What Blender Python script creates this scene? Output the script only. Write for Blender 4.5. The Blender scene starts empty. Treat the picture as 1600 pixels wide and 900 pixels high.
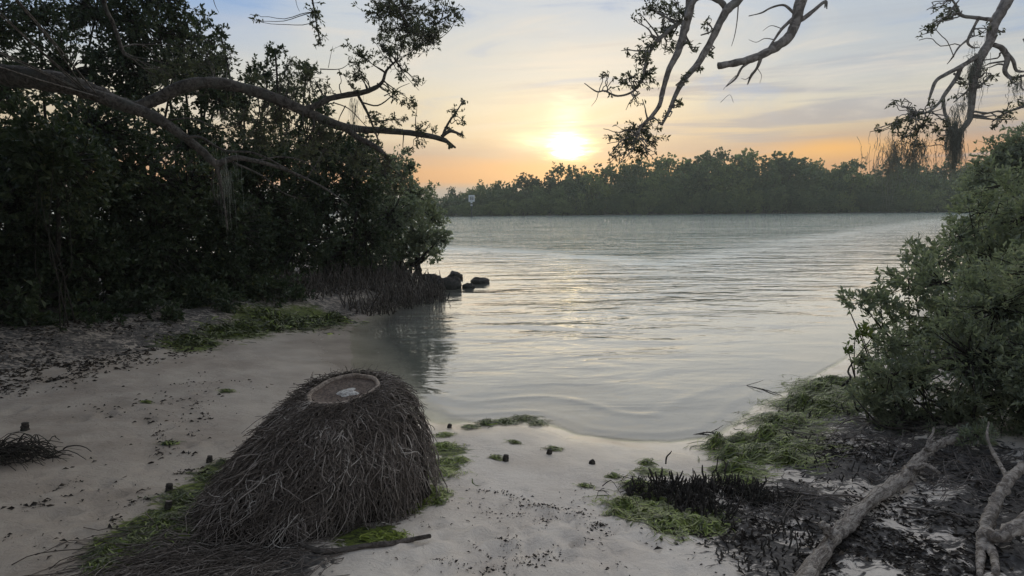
import bpy, math, random
import numpy as np
from mathutils import Vector, Matrix
R = math.radians
rng = np.random.default_rng(7)
random.seed(7)
scn = bpy.context.scene
COL = scn.collection

# ------------------------------------------------------------------ camera
CAMZ, PITCH, ROLL, FPX = 2.0, R(7.29), R(0.5), 1000.0
Fw = np.array([0, math.cos(PITCH), -math.sin(PITCH)])
R0 = np.array([1.0, 0, 0]); U0 = np.array([0, math.sin(PITCH), math.cos(PITCH)])
Rt = math.cos(ROLL) * R0 - math.sin(ROLL) * U0
Up = math.sin(ROLL) * R0 + math.cos(ROLL) * U0
cd = bpy.data.cameras.new('camera'); cam = bpy.data.objects.new('camera', cd); COL.objects.link(cam)
cd.sensor_width = 36; cd.lens = 36 * FPX / 1600; cd.clip_start = 0.05; cd.clip_end = 5000
M = Matrix.Identity(4)
for i in range(3):
    M[i][0], M[i][1], M[i][2] = Rt[i], Up[i], -Fw[i]
M[2][3] = CAMZ
cam.matrix_world = M
scn.camera = cam

# ------------------------------------------------------------------ sky, sun, exposure
SUN_EL, SUN_AZ = R(5.6), R(4.9)          # azimuth measured to the right of the view axis (+Y)
SUN = Vector((math.sin(SUN_AZ) * math.cos(SUN_EL), math.cos(SUN_AZ) * math.cos(SUN_EL), math.sin(SUN_EL)))

class NB:
    """tiny node builder"""
    def __init__(s, nt): s.nt = nt
    def n(s, t, **k):
        o = s.nt.nodes.new(t)
        for a, b in k.items(): setattr(o, a, b)
        return o
    def put(s, sock, v):
        if hasattr(v, 'links') or isinstance(v, bpy.types.NodeSocket): s.nt.links.new(v, sock)
        else: sock.default_value = v
    def m(s, op, a, b=None, c=None, clamp=False):
        o = s.n('ShaderNodeMath', operation=op, use_clamp=clamp)
        s.put(o.inputs[0], a)
        if b is not None: s.put(o.inputs[1], b)
        if c is not None: s.put(o.inputs[2], c)
        return o.outputs[0]
    def ss(s, x, a, b):
        o = s.n('ShaderNodeMapRange', interpolation_type='SMOOTHSTEP')
        s.put(o.inputs[0], x); o.inputs[1].default_value = a; o.inputs[2].default_value = b
        return o.outputs[0]
    def lin(s, x, a, b, c=0, d=1):
        o = s.n('ShaderNodeMapRange')
        s.put(o.inputs[0], x); o.inputs[1].default_value = a; o.inputs[2].default_value = b
        o.inputs[3].default_value = c; o.inputs[4].default_value = d
        return o.outputs[0]
    def ramp(s, x, stops, interp='LINEAR'):
        o = s.n('ShaderNodeValToRGB'); o.color_ramp.interpolation = interp
        e = o.color_ramp.elements
        while len(e) < len(stops): e.new(0.5)
        for i, (p, c) in enumerate(stops):
            e[i].position = p; e[i].color = (*c, 1) if len(c) == 3 else c
        s.put(o.inputs[0], x); return o.outputs[0]
    def mix(s, f, a, b, mode='MIX'):
        o = s.n('ShaderNodeMix', data_type='RGBA', blend_type=mode)
        s.put(o.inputs[0], f)
        for k, v in ((6, a), (7, b)):
            if isinstance(v, (tuple, list)): v = (*v, 1) if len(v) == 3 else v
            s.put(o.inputs[k], v)
        return o.outputs[2]
    def noise(s, vec, scale, detail=3, rough=.5, dist=0.0, dim='3D'):
        o = s.n('ShaderNodeTexNoise'); o.noise_dimensions = dim
        if vec is not None: s.put(o.inputs['Vector'], vec)
        o.inputs['Scale'].default_value = scale; o.inputs['Detail'].default_value = detail
        o.inputs['Roughness'].default_value = rough; o.inputs['Distortion'].default_value = dist
        return o.outputs['Fac']
    def vscale(s, vec, sc, loc=(0, 0, 0), rot=(0, 0, 0)):
        o = s.n('ShaderNodeMapping'); s.put(o.inputs[0], vec)
        o.inputs['Scale'].default_value = sc; o.inputs['Location'].default_value = loc; o.inputs['Rotation'].default_value = rot
        return o.outputs[0]

def srgb(r, g, b):
    f = lambda c: (c / 255 / 12.92) if c <= 10 else ((c / 255 + .055) / 1.055) ** 2.4
    return (f(r), f(g), f(b))

w = bpy.data.worlds.new('World'); scn.world = w; w.use_nodes = True
nt = w.node_tree; nt.nodes.clear(); b = NB(nt)
tc = b.n('ShaderNodeTexCoord').outputs['Generated']
sep = b.n('ShaderNodeSeparateXYZ'); nt.links.new(tc, sep.inputs[0])
X, Y, Z = sep.outputs
D = 180 / math.pi
el = b.m('MULTIPLY', b.m('ARCSINE', Z), D)
az = b.m('SUBTRACT', b.m('MULTIPLY', b.m('ARCTAN2', X, Y), D), math.degrees(SUN_AZ))     # degrees right of the sun
back = b.ss(b.m('ABSOLUTE', az), 45, 150)
stretch = b.vscale(tc, (1.0, 1.0, 7.0), rot=(0, R(-3), 0))
n1 = b.noise(stretch, 2.1, 5, .55, .6)
n2 = b.noise(b.vscale(tc, (1, 1, 16.0), (3, 1, 2)), 2.6, 6, .6, .8)
n3 = b.noise(b.vscale(tc, (1, 1, 4.2), (8, 1, 5), (0, R(16), 0)), 3.0, 6, .62, 1.3)
elw = b.m('ADD', el, b.m('MULTIPLY', b.m('SUBTRACT', n1, .5), b.lin(el, 2, 20, 2.5, 9)))    # bands that wander
t = b.m('MULTIPLY', elw, 1 / 60.0)
warm = b.ramp(t, [(0.0, srgb(150, 155, 164)), (1.4 / 60, srgb(158, 158, 162)), (2.1 / 60, srgb(216, 158, 114)), (3.4 / 60, srgb(218, 164, 120)),
                  (4.6 / 60, srgb(188, 166, 152)), (6.2 / 60, srgb(216, 194, 164)), (8.5 / 60, srgb(226, 214, 188)), (11.5 / 60, srgb(214, 213, 206)),
                  (15.0 / 60, srgb(202, 209, 216)), (21 / 60, srgb(188, 202, 222)), (38 / 60, srgb(172, 188, 214)), (1.0, srgb(168, 180, 204))])
cool = b.ramp(t, [(0.0, srgb(150, 158, 172)), (4 / 60, srgb(168, 164, 172)), (9 / 60, srgb(178, 178, 188)), (20 / 60, srgb(178, 184, 196)), (1.0, srgb(168, 176, 192))])
cloud = b.mix(back, warm, cool)
# mauve-grey cloud bars to the right of the sun, low down
bar = b.m('MULTIPLY', b.ss(n2, .48, .66), b.m('MULTIPLY', b.ss(az, -12, 8), b.m('SUBTRACT', 1.0, b.ss(el, 9, 17))))
cloud = b.mix(b.m('MULTIPLY', bar, .8), cloud, srgb(170, 166, 172))
cloud = b.mix(b.m('MULTIPLY', b.m('MULTIPLY', b.ss(az, 7, 24), b.ss(el, 5.5, 11)), .62), cloud, srgb(180, 191, 204))
# blue-grey wisps and pale streaks
cloud = b.mix(b.m('MULTIPLY', b.ss(n3, .5, .7), b.m('MULTIPLY', b.ss(el, 5, 11), .75)), cloud, srgb(160, 180, 210))
cloud = b.mix(b.m('MULTIPLY', b.ss(n3, .5, .28), b.m('MULTIPLY', b.ss(el, 3, 9), .7)), cloud, srgb(232, 222, 208))
# orange break in the cloud low on the right
dz = b.m('DIVIDE', b.m('SUBTRACT', az, 21.5), 5.5); de = b.m('DIVIDE', b.m('SUBTRACT', el, 4.3), .8)
ob = b.m('EXPONENT', b.m('MULTIPLY', b.m('ADD', b.m('MULTIPLY', dz, dz), b.m('MULTIPLY', de, de)), -1.0))
cloud = b.mix(b.m('MULTIPLY', ob, .9), cloud, srgb(255, 190, 105))
sky = b.n('ShaderNodeTexSky', sky_type='NISHITA', sun_disc=False)
sky.sun_elevation = SUN_EL; sky.sun_rotation = SUN_AZ; sky.air_density = 1.0; sky.dust_density = 1.5; sky.ozone_density = 2.0
# thin cloud everywhere, thinner towards the upper left where blue shows
clear = b.m('MULTIPLY', b.ss(b.m('ADD', az, b.m('MULTIPLY', n1, 20)), -10, -20), b.ss(el, 9, 20))
clear = b.m('MULTIPLY', clear, b.m('SUBTRACT', 1.0, back))
cloud = b.mix(b.m('MULTIPLY', clear, .95), cloud, srgb(112, 162, 222))
# light of the veiled sun in the cloud
ax = b.m('MULTIPLY', az, .78); ey = b.m('SUBTRACT', el, math.degrees(SUN_EL))
r2 = b.m('ADD', b.m('MULTIPLY', ax, ax), b.m('MULTIPLY', ey, ey))
rr = b.m('SQRT', r2)
n4 = b.noise(b.vscale(tc, (1, 1, 5.0), (1, 4, 2), (0, R(10), 0)), 14, 5, .6, 1.2)
rn = b.m('ADD', rr, b.m('ADD', b.m('MULTIPLY', b.m('SUBTRACT', n2, .5), 3.6), b.m('MULTIPLY', b.m('SUBTRACT', n4, .5), 2.6)))
core = b.m('MULTIPLY', b.m('EXPONENT', b.m('MULTIPLY', b.m('MULTIPLY', rn, rn), -1 / (1.0 ** 2))), b.lin(n2, .35, .6, 1.25, .45))
sx = b.m('ADD', az, 1.7)
strk = b.m('EXPONENT', b.m('MULTIPLY', b.m('ADD', b.m('MULTIPLY', b.m('MULTIPLY', sx, sx), .12), b.m('MULTIPLY', b.m('MULTIPLY', b.m('ADD', ey, .05), b.m('ADD', ey, .05)), 2.2)), -1.0))
pil = b.m('EXPONENT', b.m('MULTIPLY', b.m('ADD', b.m('MULTIPLY', b.m('MULTIPLY', az, az), .55), b.m('MULTIPLY', b.m('MULTIPLY', b.m('SUBTRACT', ey, 2.6), b.m('SUBTRACT', ey, 2.6)), .5)), -1.0))
mid = b.m('EXPONENT', b.m('MULTIPLY', rr, -1 / 3.2))
wide = b.m('EXPONENT', b.m('MULTIPLY', rr, -1 / 13.0))
def sc3(f, c, k):
    o = b.n('ShaderNodeVectorMath', operation='SCALE'); o.inputs[0].default_value = tuple(v * k for v in c); b.put(o.inputs[3], f); return o.outputs[0]
def add3(*v):
    r = v[0]
    for q in v[1:]:
        o = b.n('ShaderNodeVectorMath', operation='ADD'); b.put(o.inputs[0], r); b.put(o.inputs[1], q); r = o.outputs[0]
    return r
glow = add3(sc3(core, (1, .76, .36), 6.0), sc3(b.m('MULTIPLY', strk, b.lin(n4, .35, .65, .4, 1.4)), (1, .82, .46), .75), sc3(b.m('MULTIPLY', pil, b.lin(n4, .35, .6, .2, 1.3)), (1, .88, .6), .30), sc3(mid, (1, .70, .28), .36), sc3(wide, (1, .80, .50), .05))
tot = add3(cloud, glow)
up10 = b.n('ShaderNodeVectorMath', operation='SCALE'); b.put(up10.inputs[0], tot); up10.inputs[3].default_value = 7.35
fin = b.mix(b.m('SUBTRACT', .92, b.m('MULTIPLY', clear, .12)), sky.outputs[0], up10.outputs[0])
bg = b.n('ShaderNodeBackground'); nt.links.new(fin, bg.inputs[0]); bg.inputs[1].default_value = 0.10
nt.links.new(bg.outputs[0], b.n('ShaderNodeOutputWorld').inputs[0])

sl = bpy.data.lights.new('sun', 'SUN'); so = bpy.data.objects.new('sun', sl); COL.objects.link(so)
sl.energy = 1.5; sl.angle = R(110.0); sl.color = (1.0, .92, .76)
so.rotation_euler = SUN.to_track_quat('Z', 'Y').to_euler(); so.location = (0, -3, 20)

scn.view_settings.view_transform = 'Standard'; scn.view_settings.look = 'None'
scn.view_settings.exposure = 0.45; scn.view_settings.gamma = 1.0; scn.view_settings.use_curve_mapping = False
cy = scn.cycles
cy.max_bounces = 6; cy.diffuse_bounces = 3; cy.glossy_bounces = 3; cy.transmission_bounces = 4; cy.transparent_max_bounces = 8
cy.volume_bounces = 0; cy.caustics_reflective = False; cy.caustics_refractive = False
cy.use_denoising = True; cy.use_adaptive_sampling = True; cy.adaptive_threshold = 0.01; cy.sample_clamp_indirect = 4.0

# ------------------------------------------------------------------ geometry helpers
def pt(px, py, y):
    """world point seen at photo pixel (px,py) whose distance along +Y is y"""
    d = Fw + Rt * ((px - 800) / FPX) + Up * ((450 - py) / FPX)
    return np.array([0, 0, CAMZ]) + d * (y / d[1])

def plane(px, py, z=0.0):
    d = Fw + Rt * ((px - 800) / FPX) + Up * ((450 - py) / FPX)
    return np.array([0, 0, CAMZ]) + d * ((z - CAMZ) / d[2])

def mesh(name, V, F, mat=None, smooth=False, attrs=None, fattrs=None):
    """V (n,3), F list of (k,3)/(k,4) int arrays"""
    V = np.asarray(V, np.float32)
    Fs = F if isinstance(F, list) else [F]
    Fs = [np.asarray(f, np.int32) for f in Fs if len(f)]
    me = bpy.data.meshes.new(name)
    me.vertices.add(len(V)); me.vertices.foreach_set('co', V.ravel())
    nl = sum(f.size for f in Fs); npoly = sum(len(f) for f in Fs)
    me.loops.add(nl); me.polygons.add(npoly)
    me.loops.foreach_set('vertex_index', np.concatenate([f.ravel() for f in Fs]))
    tot = np.concatenate([np.full(len(f), f.shape[1], np.int32) for f in Fs])
    st = np.zeros(npoly, np.int32); st[1:] = np.cumsum(tot)[:-1]
    me.polygons.foreach_set('loop_start', st); me.polygons.foreach_set('loop_total', tot)
    me.polygons.foreach_set('use_smooth', np.full(npoly, bool(smooth)))
    for k, v in (attrs or {}).items():
        a = me.attributes.new(k, 'FLOAT', 'POINT'); a.data.foreach_set('value', np.asarray(v, np.float32))
    for k, v in (fattrs or {}).items():
        a = me.attributes.new(k, 'FLOAT', 'FACE'); a.data.foreach_set('value', np.asarray(v, np.float32))
    me.update(calc_edges=True)
    if mat: me.materials.append(mat)
    return me

def tag(o, label=None, cat=None, group=None, kind=None):
    if label: o['label'] = label
    if cat: o['category'] = cat
    if group: o['group'] = group
    if kind: o['kind'] = kind
    return o

def obj(name, me, loc=(0, 0, 0), parent=None):
    o = bpy.data.objects.new(name, me); COL.objects.link(o)
    o.location = loc
    if parent: o.parent = parent
    return o

def thing(name, label, cat, loc, group=None):
    o = bpy.data.objects.new(name, None); COL.objects.link(o); o.location = tuple(float(v) for v in loc); o.empty_display_size = .1
    return tag(o, label, cat, group)

def part(root, name, V, F, mat, smooth=False, kind=None, label=None, base=None, **k):
    """child mesh; V in world space"""
    base = np.array(root.location if base is None else base)
    o = obj(name, mesh(name, np.asarray(V) - base, F, mat, smooth, **k), parent=root)
    if kind: o['kind'] = kind
    if label: o['label'] = label
    return o

def copy_tree(o, parent=None):
    c = o.copy(); COL.objects.link(c)
    if parent: c.parent = parent
    for ch in list(o.children): copy_tree(ch, c)
    return c

def tubes(P, Rd, sides=5, cap=True):
    """batch of tubes: P (m,n,3), Rd (m,n) -> V, [F4,F3]"""
    P = np.asarray(P, float); Rd = np.asarray(Rd, float)
    if P.ndim == 2: P = P[None]; Rd = Rd[None]
    m, n, _ = P.shape
    T = np.gradient(P, axis=1); T /= np.linalg.norm(T, axis=2, keepdims=True) + 1e-9
    mean = np.abs(P[:, -1] - P[:, 0]); ax = np.argmin(mean, axis=1)
    ref = np.zeros((m, 1, 3)); ref[np.arange(m), 0, ax] = 1
    A = np.cross(T, np.broadcast_to(ref, T.shape)); A /= np.linalg.norm(A, axis=2, keepdims=True) + 1e-9
    B = np.cross(T, A)
    an = np.arange(sides) * 2 * math.pi / sides
    V = P[:, :, None] + Rd[:, :, None, None] * (A[:, :, None] * np.cos(an)[None, None, :, None] + B[:, :, None] * np.sin(an)[None, None, :, None])
    V = V.reshape(-1, 3)
    i = np.arange(n - 1)[:, None] * sides; j = np.arange(sides)[None]; j2 = (j + 1) % sides
    q = np.stack([i + j, i + j2, i + sides + j2, i + sides + j], -1).reshape(-1, 4)
    F4 = (q[None] + (np.arange(m) * n * sides)[:, None, None]).reshape(-1, 4)
    F = [F4]
    if cap and sides >= 3:
        c0 = np.stack([np.zeros(sides - 2, int), np.arange(2, sides), np.arange(1, sides - 1)], -1)
        c1 = np.stack([np.zeros(sides - 2, int), np.arange(1, sides - 1), np.arange(2, sides)], -1) + (n - 1) * sides
        cc = np.concatenate([c0, c1])
        F.append((cc[None] + (np.arange(m) * n * sides)[:, None, None]).reshape(-1, 3))
    return V, F

def join(parts):
    """[(V,[F..])] -> V,[F4,F3]"""
    Vs, F4, F3, off = [], [], [], 0
    for V, F in parts:
        for f in F:
            f = np.asarray(f)
            if len(f) == 0: continue
            (F4 if f.shape[1] == 4 else F3).append(f + off)
        Vs.append(V); off += len(V)
    out = []
    if F4: out.append(np.concatenate(F4))
    if F3: out.append(np.concatenate(F3))
    return np.concatenate(Vs), out

def smooth_path(P, k=4):
    """Catmull-Rom through rows of P (any columns)"""
    P = np.asarray(P, float)
    Q = np.vstack([2 * P[0] - P[1], P, 2 * P[-1] - P[-2]])
    out = []
    for i in range(1, len(Q) - 2):
        for u in np.arange(k) / k:
            a, b_, c, d = Q[i - 1], Q[i], Q[i + 1], Q[i + 2]
            out.append(.5 * (2 * b_ + (c - a) * u + (2 * a - 5 * b_ + 4 * c - d) * u * u + (3 * b_ - a - 3 * c + d) * u ** 3))
    out.append(P[-1])
    return np.array(out)

def wob(P, f, seed=0):
    """smooth pseudo noise of points, about -1..1"""
    r = np.random.default_rng(seed); s = 0
    for k in range(5):
        d = r.normal(size=3); d /= np.linalg.norm(d)
        s = s + np.sin((P @ d) * f * (0.7 + .35 * k) + r.uniform(0, 6.28))
    return s / 2.6

def fbm2(x, y, f, seed=0, octv=3):
    s = 0; a = 1; P = np.stack([x, y, np.zeros_like(x)], -1)
    for k in range(octv):
        s = s + a * wob(P, f, seed + k); a *= .5; f *= 2.1
    return s / 1.75

def limb(pts, sides=10, lump=.08, seed=0, k=5):
    """pts rows (x,y,z,r): knotty tapered limb"""
    Q = smooth_path(pts, k); P = Q[:, :3]; r = np.maximum(Q[:, 3], .0015)
    V, F = tubes(P, r, sides)
    C = np.repeat(P, sides, 0); d = V - C
    nz = wob(V / np.maximum(np.repeat(r, sides)[:, None], .02), 1.2, seed) * lump
    ring = wob(V / np.maximum(np.repeat(r, sides)[:, None], .02), 3.1, seed + 5) * lump * .45
    return C + d * (1 + nz + ring)[:, None], F

def unit(v): return v / (np.linalg.norm(v, axis=-1, keepdims=True) + 1e-9)

def leaves(B, Dv, L, wr=.42, fold=.12):
    """folded leaves: base points, directions, lengths -> V,F (4 tris)"""
    m = len(B); Dv = unit(Dv)
    rv = unit(rng.normal(size=(m, 3)) + np.array([0, 0, .9]))
    S = unit(np.cross(Dv, rv)); Nn = np.cross(S, Dv)
    L = L[:, None]; W = L * wr * .5
    v0 = B; v1 = B + Dv * L * .55 + S * W + Nn * L * fold; v2 = B + Dv * L - Nn * L * fold * .6; v3 = B + Dv * L * .55 - S * W + Nn * L * fold; v4 = B + Dv * L * .5
    V = np.stack([v0, v1, v2, v3, v4], 1).reshape(-1, 3)
    t = np.array([[0, 4, 1], [4, 2, 1], [0, 3, 4], [3, 2, 4]])
    F = (t[None] + (np.arange(m) * 5)[:, None, None]).reshape(-1, 3)
    return V, F

def leaves2(B, Dv, L, wr=.5):
    """cheap leaf of two triangles"""
    m = len(B); Dv = unit(Dv)
    S = unit(np.cross(Dv, rng.normal(size=(m, 3)) + np.array([0, 0, .6]))); Nn = np.cross(S, Dv)
    L = L[:, None]; W = L * wr * .5
    V = np.stack([B, B + Dv * L * .5 + S * W, B + Dv * L - Nn * L * .1, B + Dv * L * .5 - S * W + Nn * L * .1], 1).reshape(-1, 3)
    t = np.array([[0, 1, 2], [0, 2, 3]])
    return V, (t[None] + (np.arange(m) * 4)[:, None, None]).reshape(-1, 3)

def rosette(C, U, k, L, spread=1.0, jit=.25):
    """k leaves radiating at each twig tip C with axis U -> base, dir, len, cluster id"""
    m = len(C); U = unit(U)
    a = rng.normal(size=(m, k, 3)); a -= (a * U[:, None]).sum(-1, keepdims=True) * U[:, None]; a = unit(a)
    th = rng.uniform(.35, 1.35, (m, k, 1)) * spread
    d = U[:, None] * np.cos(th) + a * np.sin(th)
    Bp = C[:, None] - U[:, None] * rng.uniform(0, 1.1, (m, k, 1)) * L
    Ln = L * rng.uniform(1 - jit * 1.4, 1 + jit, (m, k))
    return Bp.reshape(-1, 3), d.reshape(-1, 3), Ln.ravel(), np.repeat(np.arange(m), k)

def blob_tips(c, r, n, seed, gap=-.35, shell=.42, squash=.85):
    """twig tips in a lumpy ball, clumped"""
    m = int(n * 1.7) + 4
    d = unit(rng.normal(size=(m, 3))); rad = rng.uniform(0, 1, m) ** shell
    lump = 1 + .30 * wob(d, 3.2, seed) + .14 * wob(d, 8, seed + 2)
    P = c + d * (rad * lump)[:, None] * r * np.array([1, 1, squash])
    keep = wob(P, 5.5 / max(r, .15), seed + 9) > gap
    P, d = P[keep][:n], d[keep][:n]
    return P, d

# ------------------------------------------------------------------ materials
def mat(name):
    m = bpy.data.materials.new(name); m.use_nodes = True; m.node_tree.nodes.clear()
    return m, NB(m.node_tree)
def out(b_, sh, disp=None):
    o = b_.n('ShaderNodeOutputMaterial'); b_.nt.links.new(sh, o.inputs[0])
def princ(b_, col, rough=.8, spec=.3, normal=None):
    p = b_.n('ShaderNodeBsdfPrincipled')
    b_.put(p.inputs['Base Color'], (*col, 1) if isinstance(col, tuple) else col)
    b_.put(p.inputs['Roughness'], rough); b_.put(p.inputs['Specular IOR Level'], spec)
    if normal is not None: b_.put(p.inputs['Normal'], normal)
    return p.outputs[0]
def bump(b_, h, dist=.01, strength=1.0):
    o = b_.n('ShaderNodeBump'); o.inputs['Distance'].default_value = dist; o.inputs['Strength'].default_value = strength
    b_.put(o.inputs['Height'], h); return o.outputs[0]
def attr(b_, name):
    return b_.n('ShaderNodeAttribute', attribute_name=name).outputs['Fac']
def ocoord(b_): return b_.n('ShaderNodeTexCoord').outputs['Object']
def wpos(b_): return b_.n('ShaderNodeNewGeometry').outputs['Position']

def leaf_mat(name, stops, trans=.3, rough=.45, spec=.35):
    m, b_ = mat(name)
    c = b_.ramp(attr(b_, 'tint'), stops)
    if name == 'far_leaf':
        rnd = b_.n('ShaderNodeObjectInfo').outputs['Random']
        c = b_.mix(1.0, c, b_.ramp(rnd, [(0, (.45, .5, .5)), (.5, (.9, .95, .85)), (1, (1.5, 1.4, 1.0))]), 'MULTIPLY')
    p = princ(b_, c, rough, spec)
    tr = b_.n('ShaderNodeBsdfTranslucent'); b_.put(tr.inputs[0], b_.mix(1.0, c, (1.06, 1.14, .74, 1), 'MULTIPLY'))
    mx = b_.n('ShaderNodeMixShader'); mx.inputs[0].default_value = trans
    b_.nt.links.new(p, mx.inputs[1]); b_.nt.links.new(tr.outputs[0], mx.inputs[2])
    out(b_, mx.outputs[0]); return m
G = lambda *c: tuple(c)
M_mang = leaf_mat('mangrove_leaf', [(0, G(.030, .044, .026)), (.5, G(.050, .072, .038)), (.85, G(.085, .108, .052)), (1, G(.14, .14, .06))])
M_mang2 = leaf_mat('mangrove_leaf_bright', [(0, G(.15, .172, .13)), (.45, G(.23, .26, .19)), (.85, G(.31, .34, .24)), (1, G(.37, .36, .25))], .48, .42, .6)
M_sprig = leaf_mat('young_leaf', [(0, G(.10, .16, .04)), (.6, G(.17, .22, .06)), (1, G(.24, .25, .08))], .4)
M_oak = leaf_mat('oak_leaf', [(0, G(.07, .078, .058)), (.6, G(.12, .13, .09)), (.92, G(.17, .17, .10)), (1, G(.2, .16, .10))], .45)
M_far = leaf_mat('far_leaf', [(0, G(.095, .122, .072)), (.5, G(.14, .178, .10)), (.9, G(.20, .245, .125)), (1, G(.26, .275, .14))], .35, .6, .2)

def bark_mat(name, c1, c2, c3, sc=14, stretch=(1, 1, 1), rough=.9, bd=.012):
    m, b_ = mat(name); co = b_.vscale(ocoord(b_), stretch)
    n1 = b_.noise(co, sc, 6, .65, .8); n2 = b_.noise(co, sc * .22, 4, .6); n3 = b_.noise(co, sc * 4, 3, .6)
    c = b_.mix(b_.ss(n1, .35, .66), c1, c2); c = b_.mix(b_.m('MULTIPLY', b_.ss(n2, .5, .68), .8), c, c3)
    h = b_.m('ADD', n1, b_.m('MULTIPLY', n3, .35))
    out(b_, princ(b_, c, rough, .2, bump(b_, h, bd))); return m
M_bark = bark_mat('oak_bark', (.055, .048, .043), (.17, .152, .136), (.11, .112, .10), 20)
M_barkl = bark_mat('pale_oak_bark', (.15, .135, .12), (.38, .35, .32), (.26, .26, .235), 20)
M_barkd = bark_mat('dark_bark', (.022, .019, .017), (.065, .056, .050), (.05, .05, .04), 22)
M_wood = bark_mat('driftwood', (.15, .125, .105), (.52, .46, .40), (.32, .28, .24), 26, (1, 1, 1), .85, .03)
M_woodd = bark_mat('dark_driftwood', (.05, .042, .036), (.15, .13, .115), (.10, .09, .08), 30)
M_stick = bark_mat('twig_wood', (.10, .085, .075), (.26, .23, .21), (.16, .14, .12), 40, bd=.004)
M_stub = bark_mat('stub_wood', (.022, .019, .017), (.075, .066, .058), (.05, .05, .042), 50, bd=.004)
M_rock = bark_mat('rock', (.030, .028, .027), (.085, .078, .072), (.05, .05, .044), 9, bd=.03)

# ------------------------------------------------------------------ shoreline and ground
def pl(*q, z=0.0): return [tuple(plane(a, c, z)[:2]) for a, c in q]
LEFT_SHORE = pl((690, 447), (640, 468), (590, 490), (556, 508), (548, 522), (548, 545), (556, 575), (575, 605), (620, 638), (690, 662))
BEACH = pl((760, 661), (830, 656), (862, 664), (900, 680), (980, 689), (1050, 692), (1120, 681), (1150, 660), (1190, 632), (1240, 606), (1280, 585), (1330, 556))
NEAR = np.array([(-400, 60), (-60, 34), (-14, 27), (-6, 23), (-3.0, 19.5), (-2.2, 17.6)] + LEFT_SHORE + BEACH +
                [(5.9, 9.8), (8.0, 12.5), (10.8, 15.5), (15, 21), (24, 32), (48, 60), (110, 126), (400, 128), (400, -400), (-400, -400)])
def near_sd(x, y):
    x = np.asarray(x, float).ravel(); y = np.asarray(y, float).ravel()
    d = np.full(x.shape, 1e9); ins = np.zeros(x.shape, bool)
    for i in range(len(NEAR)):
        ax_, ay_ = NEAR[i]; bx, by = NEAR[(i + 1) % len(NEAR)]
        ex, ey_ = bx - ax_, by - ay_
        t_ = np.clip(((x - ax_) * ex + (y - ay_) * ey_) / (ex * ex + ey_ * ey_), 0, 1)
        d = np.minimum(d, np.hypot(x - ax_ - t_ * ex, y - ay_ - t_ * ey_))
        c = ((ay_ > y) != (by > y)) & (x < (bx - ax_) * (y - ay_) / (by - ay_ + 1e-12) + ax_)
        ins ^= c
    return np.where(ins, d, -d)
def shore_sd(x, y):
    x = np.asarray(x, float); sh = x.shape; y = np.asarray(y, float)
    far = y.ravel() - 131 - 1.6 * fbm2(x.ravel(), x.ravel() * 0, .12, 5) + np.minimum(x.ravel() + 15, 0) * 1.6
    return np.maximum(near_sd(x, y), far).reshape(sh)
MUDPX = [(1250, 760, .5), (1350, 830, .5), (1500, 790, .5), (1450, 870, .4), (1320, 700, .5), (1420, 690, .6), (1180, 830, .35), (1560, 850, .4), (1130, 790, .35), (1080, 770, .3), (1240, 870, .4), (1600, 760, .6), (1290, 620, .6), (1380, 640, .7), (1560, 730, .8), (1640, 780, .8), (1500, 700, .8), (380, 868, .30), (300, 850, .28), (470, 880, .22)]
ALGPX = [(560, 850, .2), (640, 800, .12), (1200, 690, .3), (1240, 650, .4), (1160, 720, .25), (1270, 610, .4), (1010, 770, .22), (1000, 800, .18), (1060, 815, .2), (690, 720, .2), (660, 770, .18), (700, 690, .2), (600, 838, .1),
         (310, 780, .3), (240, 830, .25), (190, 870, .2), (350, 740, .25), (420, 500, .8), (480, 490, .8), (370, 520, .6), (300, 540, .5)]
LEFTVEG = np.array(pl((-400, 640), (-150, 600), (0, 568), (110, 548), (230, 528), (330, 505), (450, 480), (560, 462), (650, 442), z=.36))
def left_depth(x, y):
    """how far a point lies behind the front line of the left bank's growth"""
    yl = np.interp(x, LEFTVEG[:, 0], LEFTVEG[:, 1]); r_ = y - yl
    return np.where(x < LEFTVEG[-1, 0] + .3, r_, -5.0)
_r = np.random.default_rng(99)
DENTS = [(*plane(_r.uniform(640, 1060), 690 + 230 * _r.random() ** .6, .2)[:2], _r.uniform(.03, .06), _r.uniform(.010, .026)) for _ in range(70)] + \
        [(*plane(_r.uniform(20, 340), _r.uniform(600, 890), .2)[:2], _r.uniform(.03, .07), _r.uniform(.010, .026)) for _ in range(60)]
def H(x, y, detail=True):
    x = np.asarray(x, float); y = np.asarray(y, float)
    d = shore_sd(x, y)
    h = np.where(d > 0, .62 * (1 - np.exp(-np.maximum(d, 0) / 5.5)), np.maximum(.05 * np.minimum(d, 0) - .012 * np.minimum(d + 2.5, 0) ** 2, -2.6))
    ld = left_depth(x, y)
    h = h + .22 * np.clip(ld / 2.2, 0, 1) * (d > 0) * np.clip(d / .8, 0, 1)
    if detail:
        near = np.exp(-(x * x + y * y) / 900) * np.clip(d * 2.0 + .3, 0, 1)
        h = h + near * (.018 * fbm2(x, y, 2.4, 11, 3) + .009 * fbm2(x, y, 11, 21, 3))
        for i, (px, py, r_) in enumerate(MUDPX):
            q = plane(px, py, .25); g_ = np.exp(-((x - q[0]) ** 2 + (y - q[1]) ** 2) / r_ ** 2)
            h = h + g_ * .012 * fbm2(x, y, 22, 31, 2)
    if detail:
        for fx, fy, fr_, fd in DENTS:
            r2_ = ((x - fx) ** 2 + ((y - fy) / 1.5) ** 2) / fr_ ** 2
            h = h - fd * np.exp(-r2_ ** 1.6) + fd * .45 * np.exp(-(np.sqrt(r2_) - 1.5) ** 2 * 5)
    return h
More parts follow.
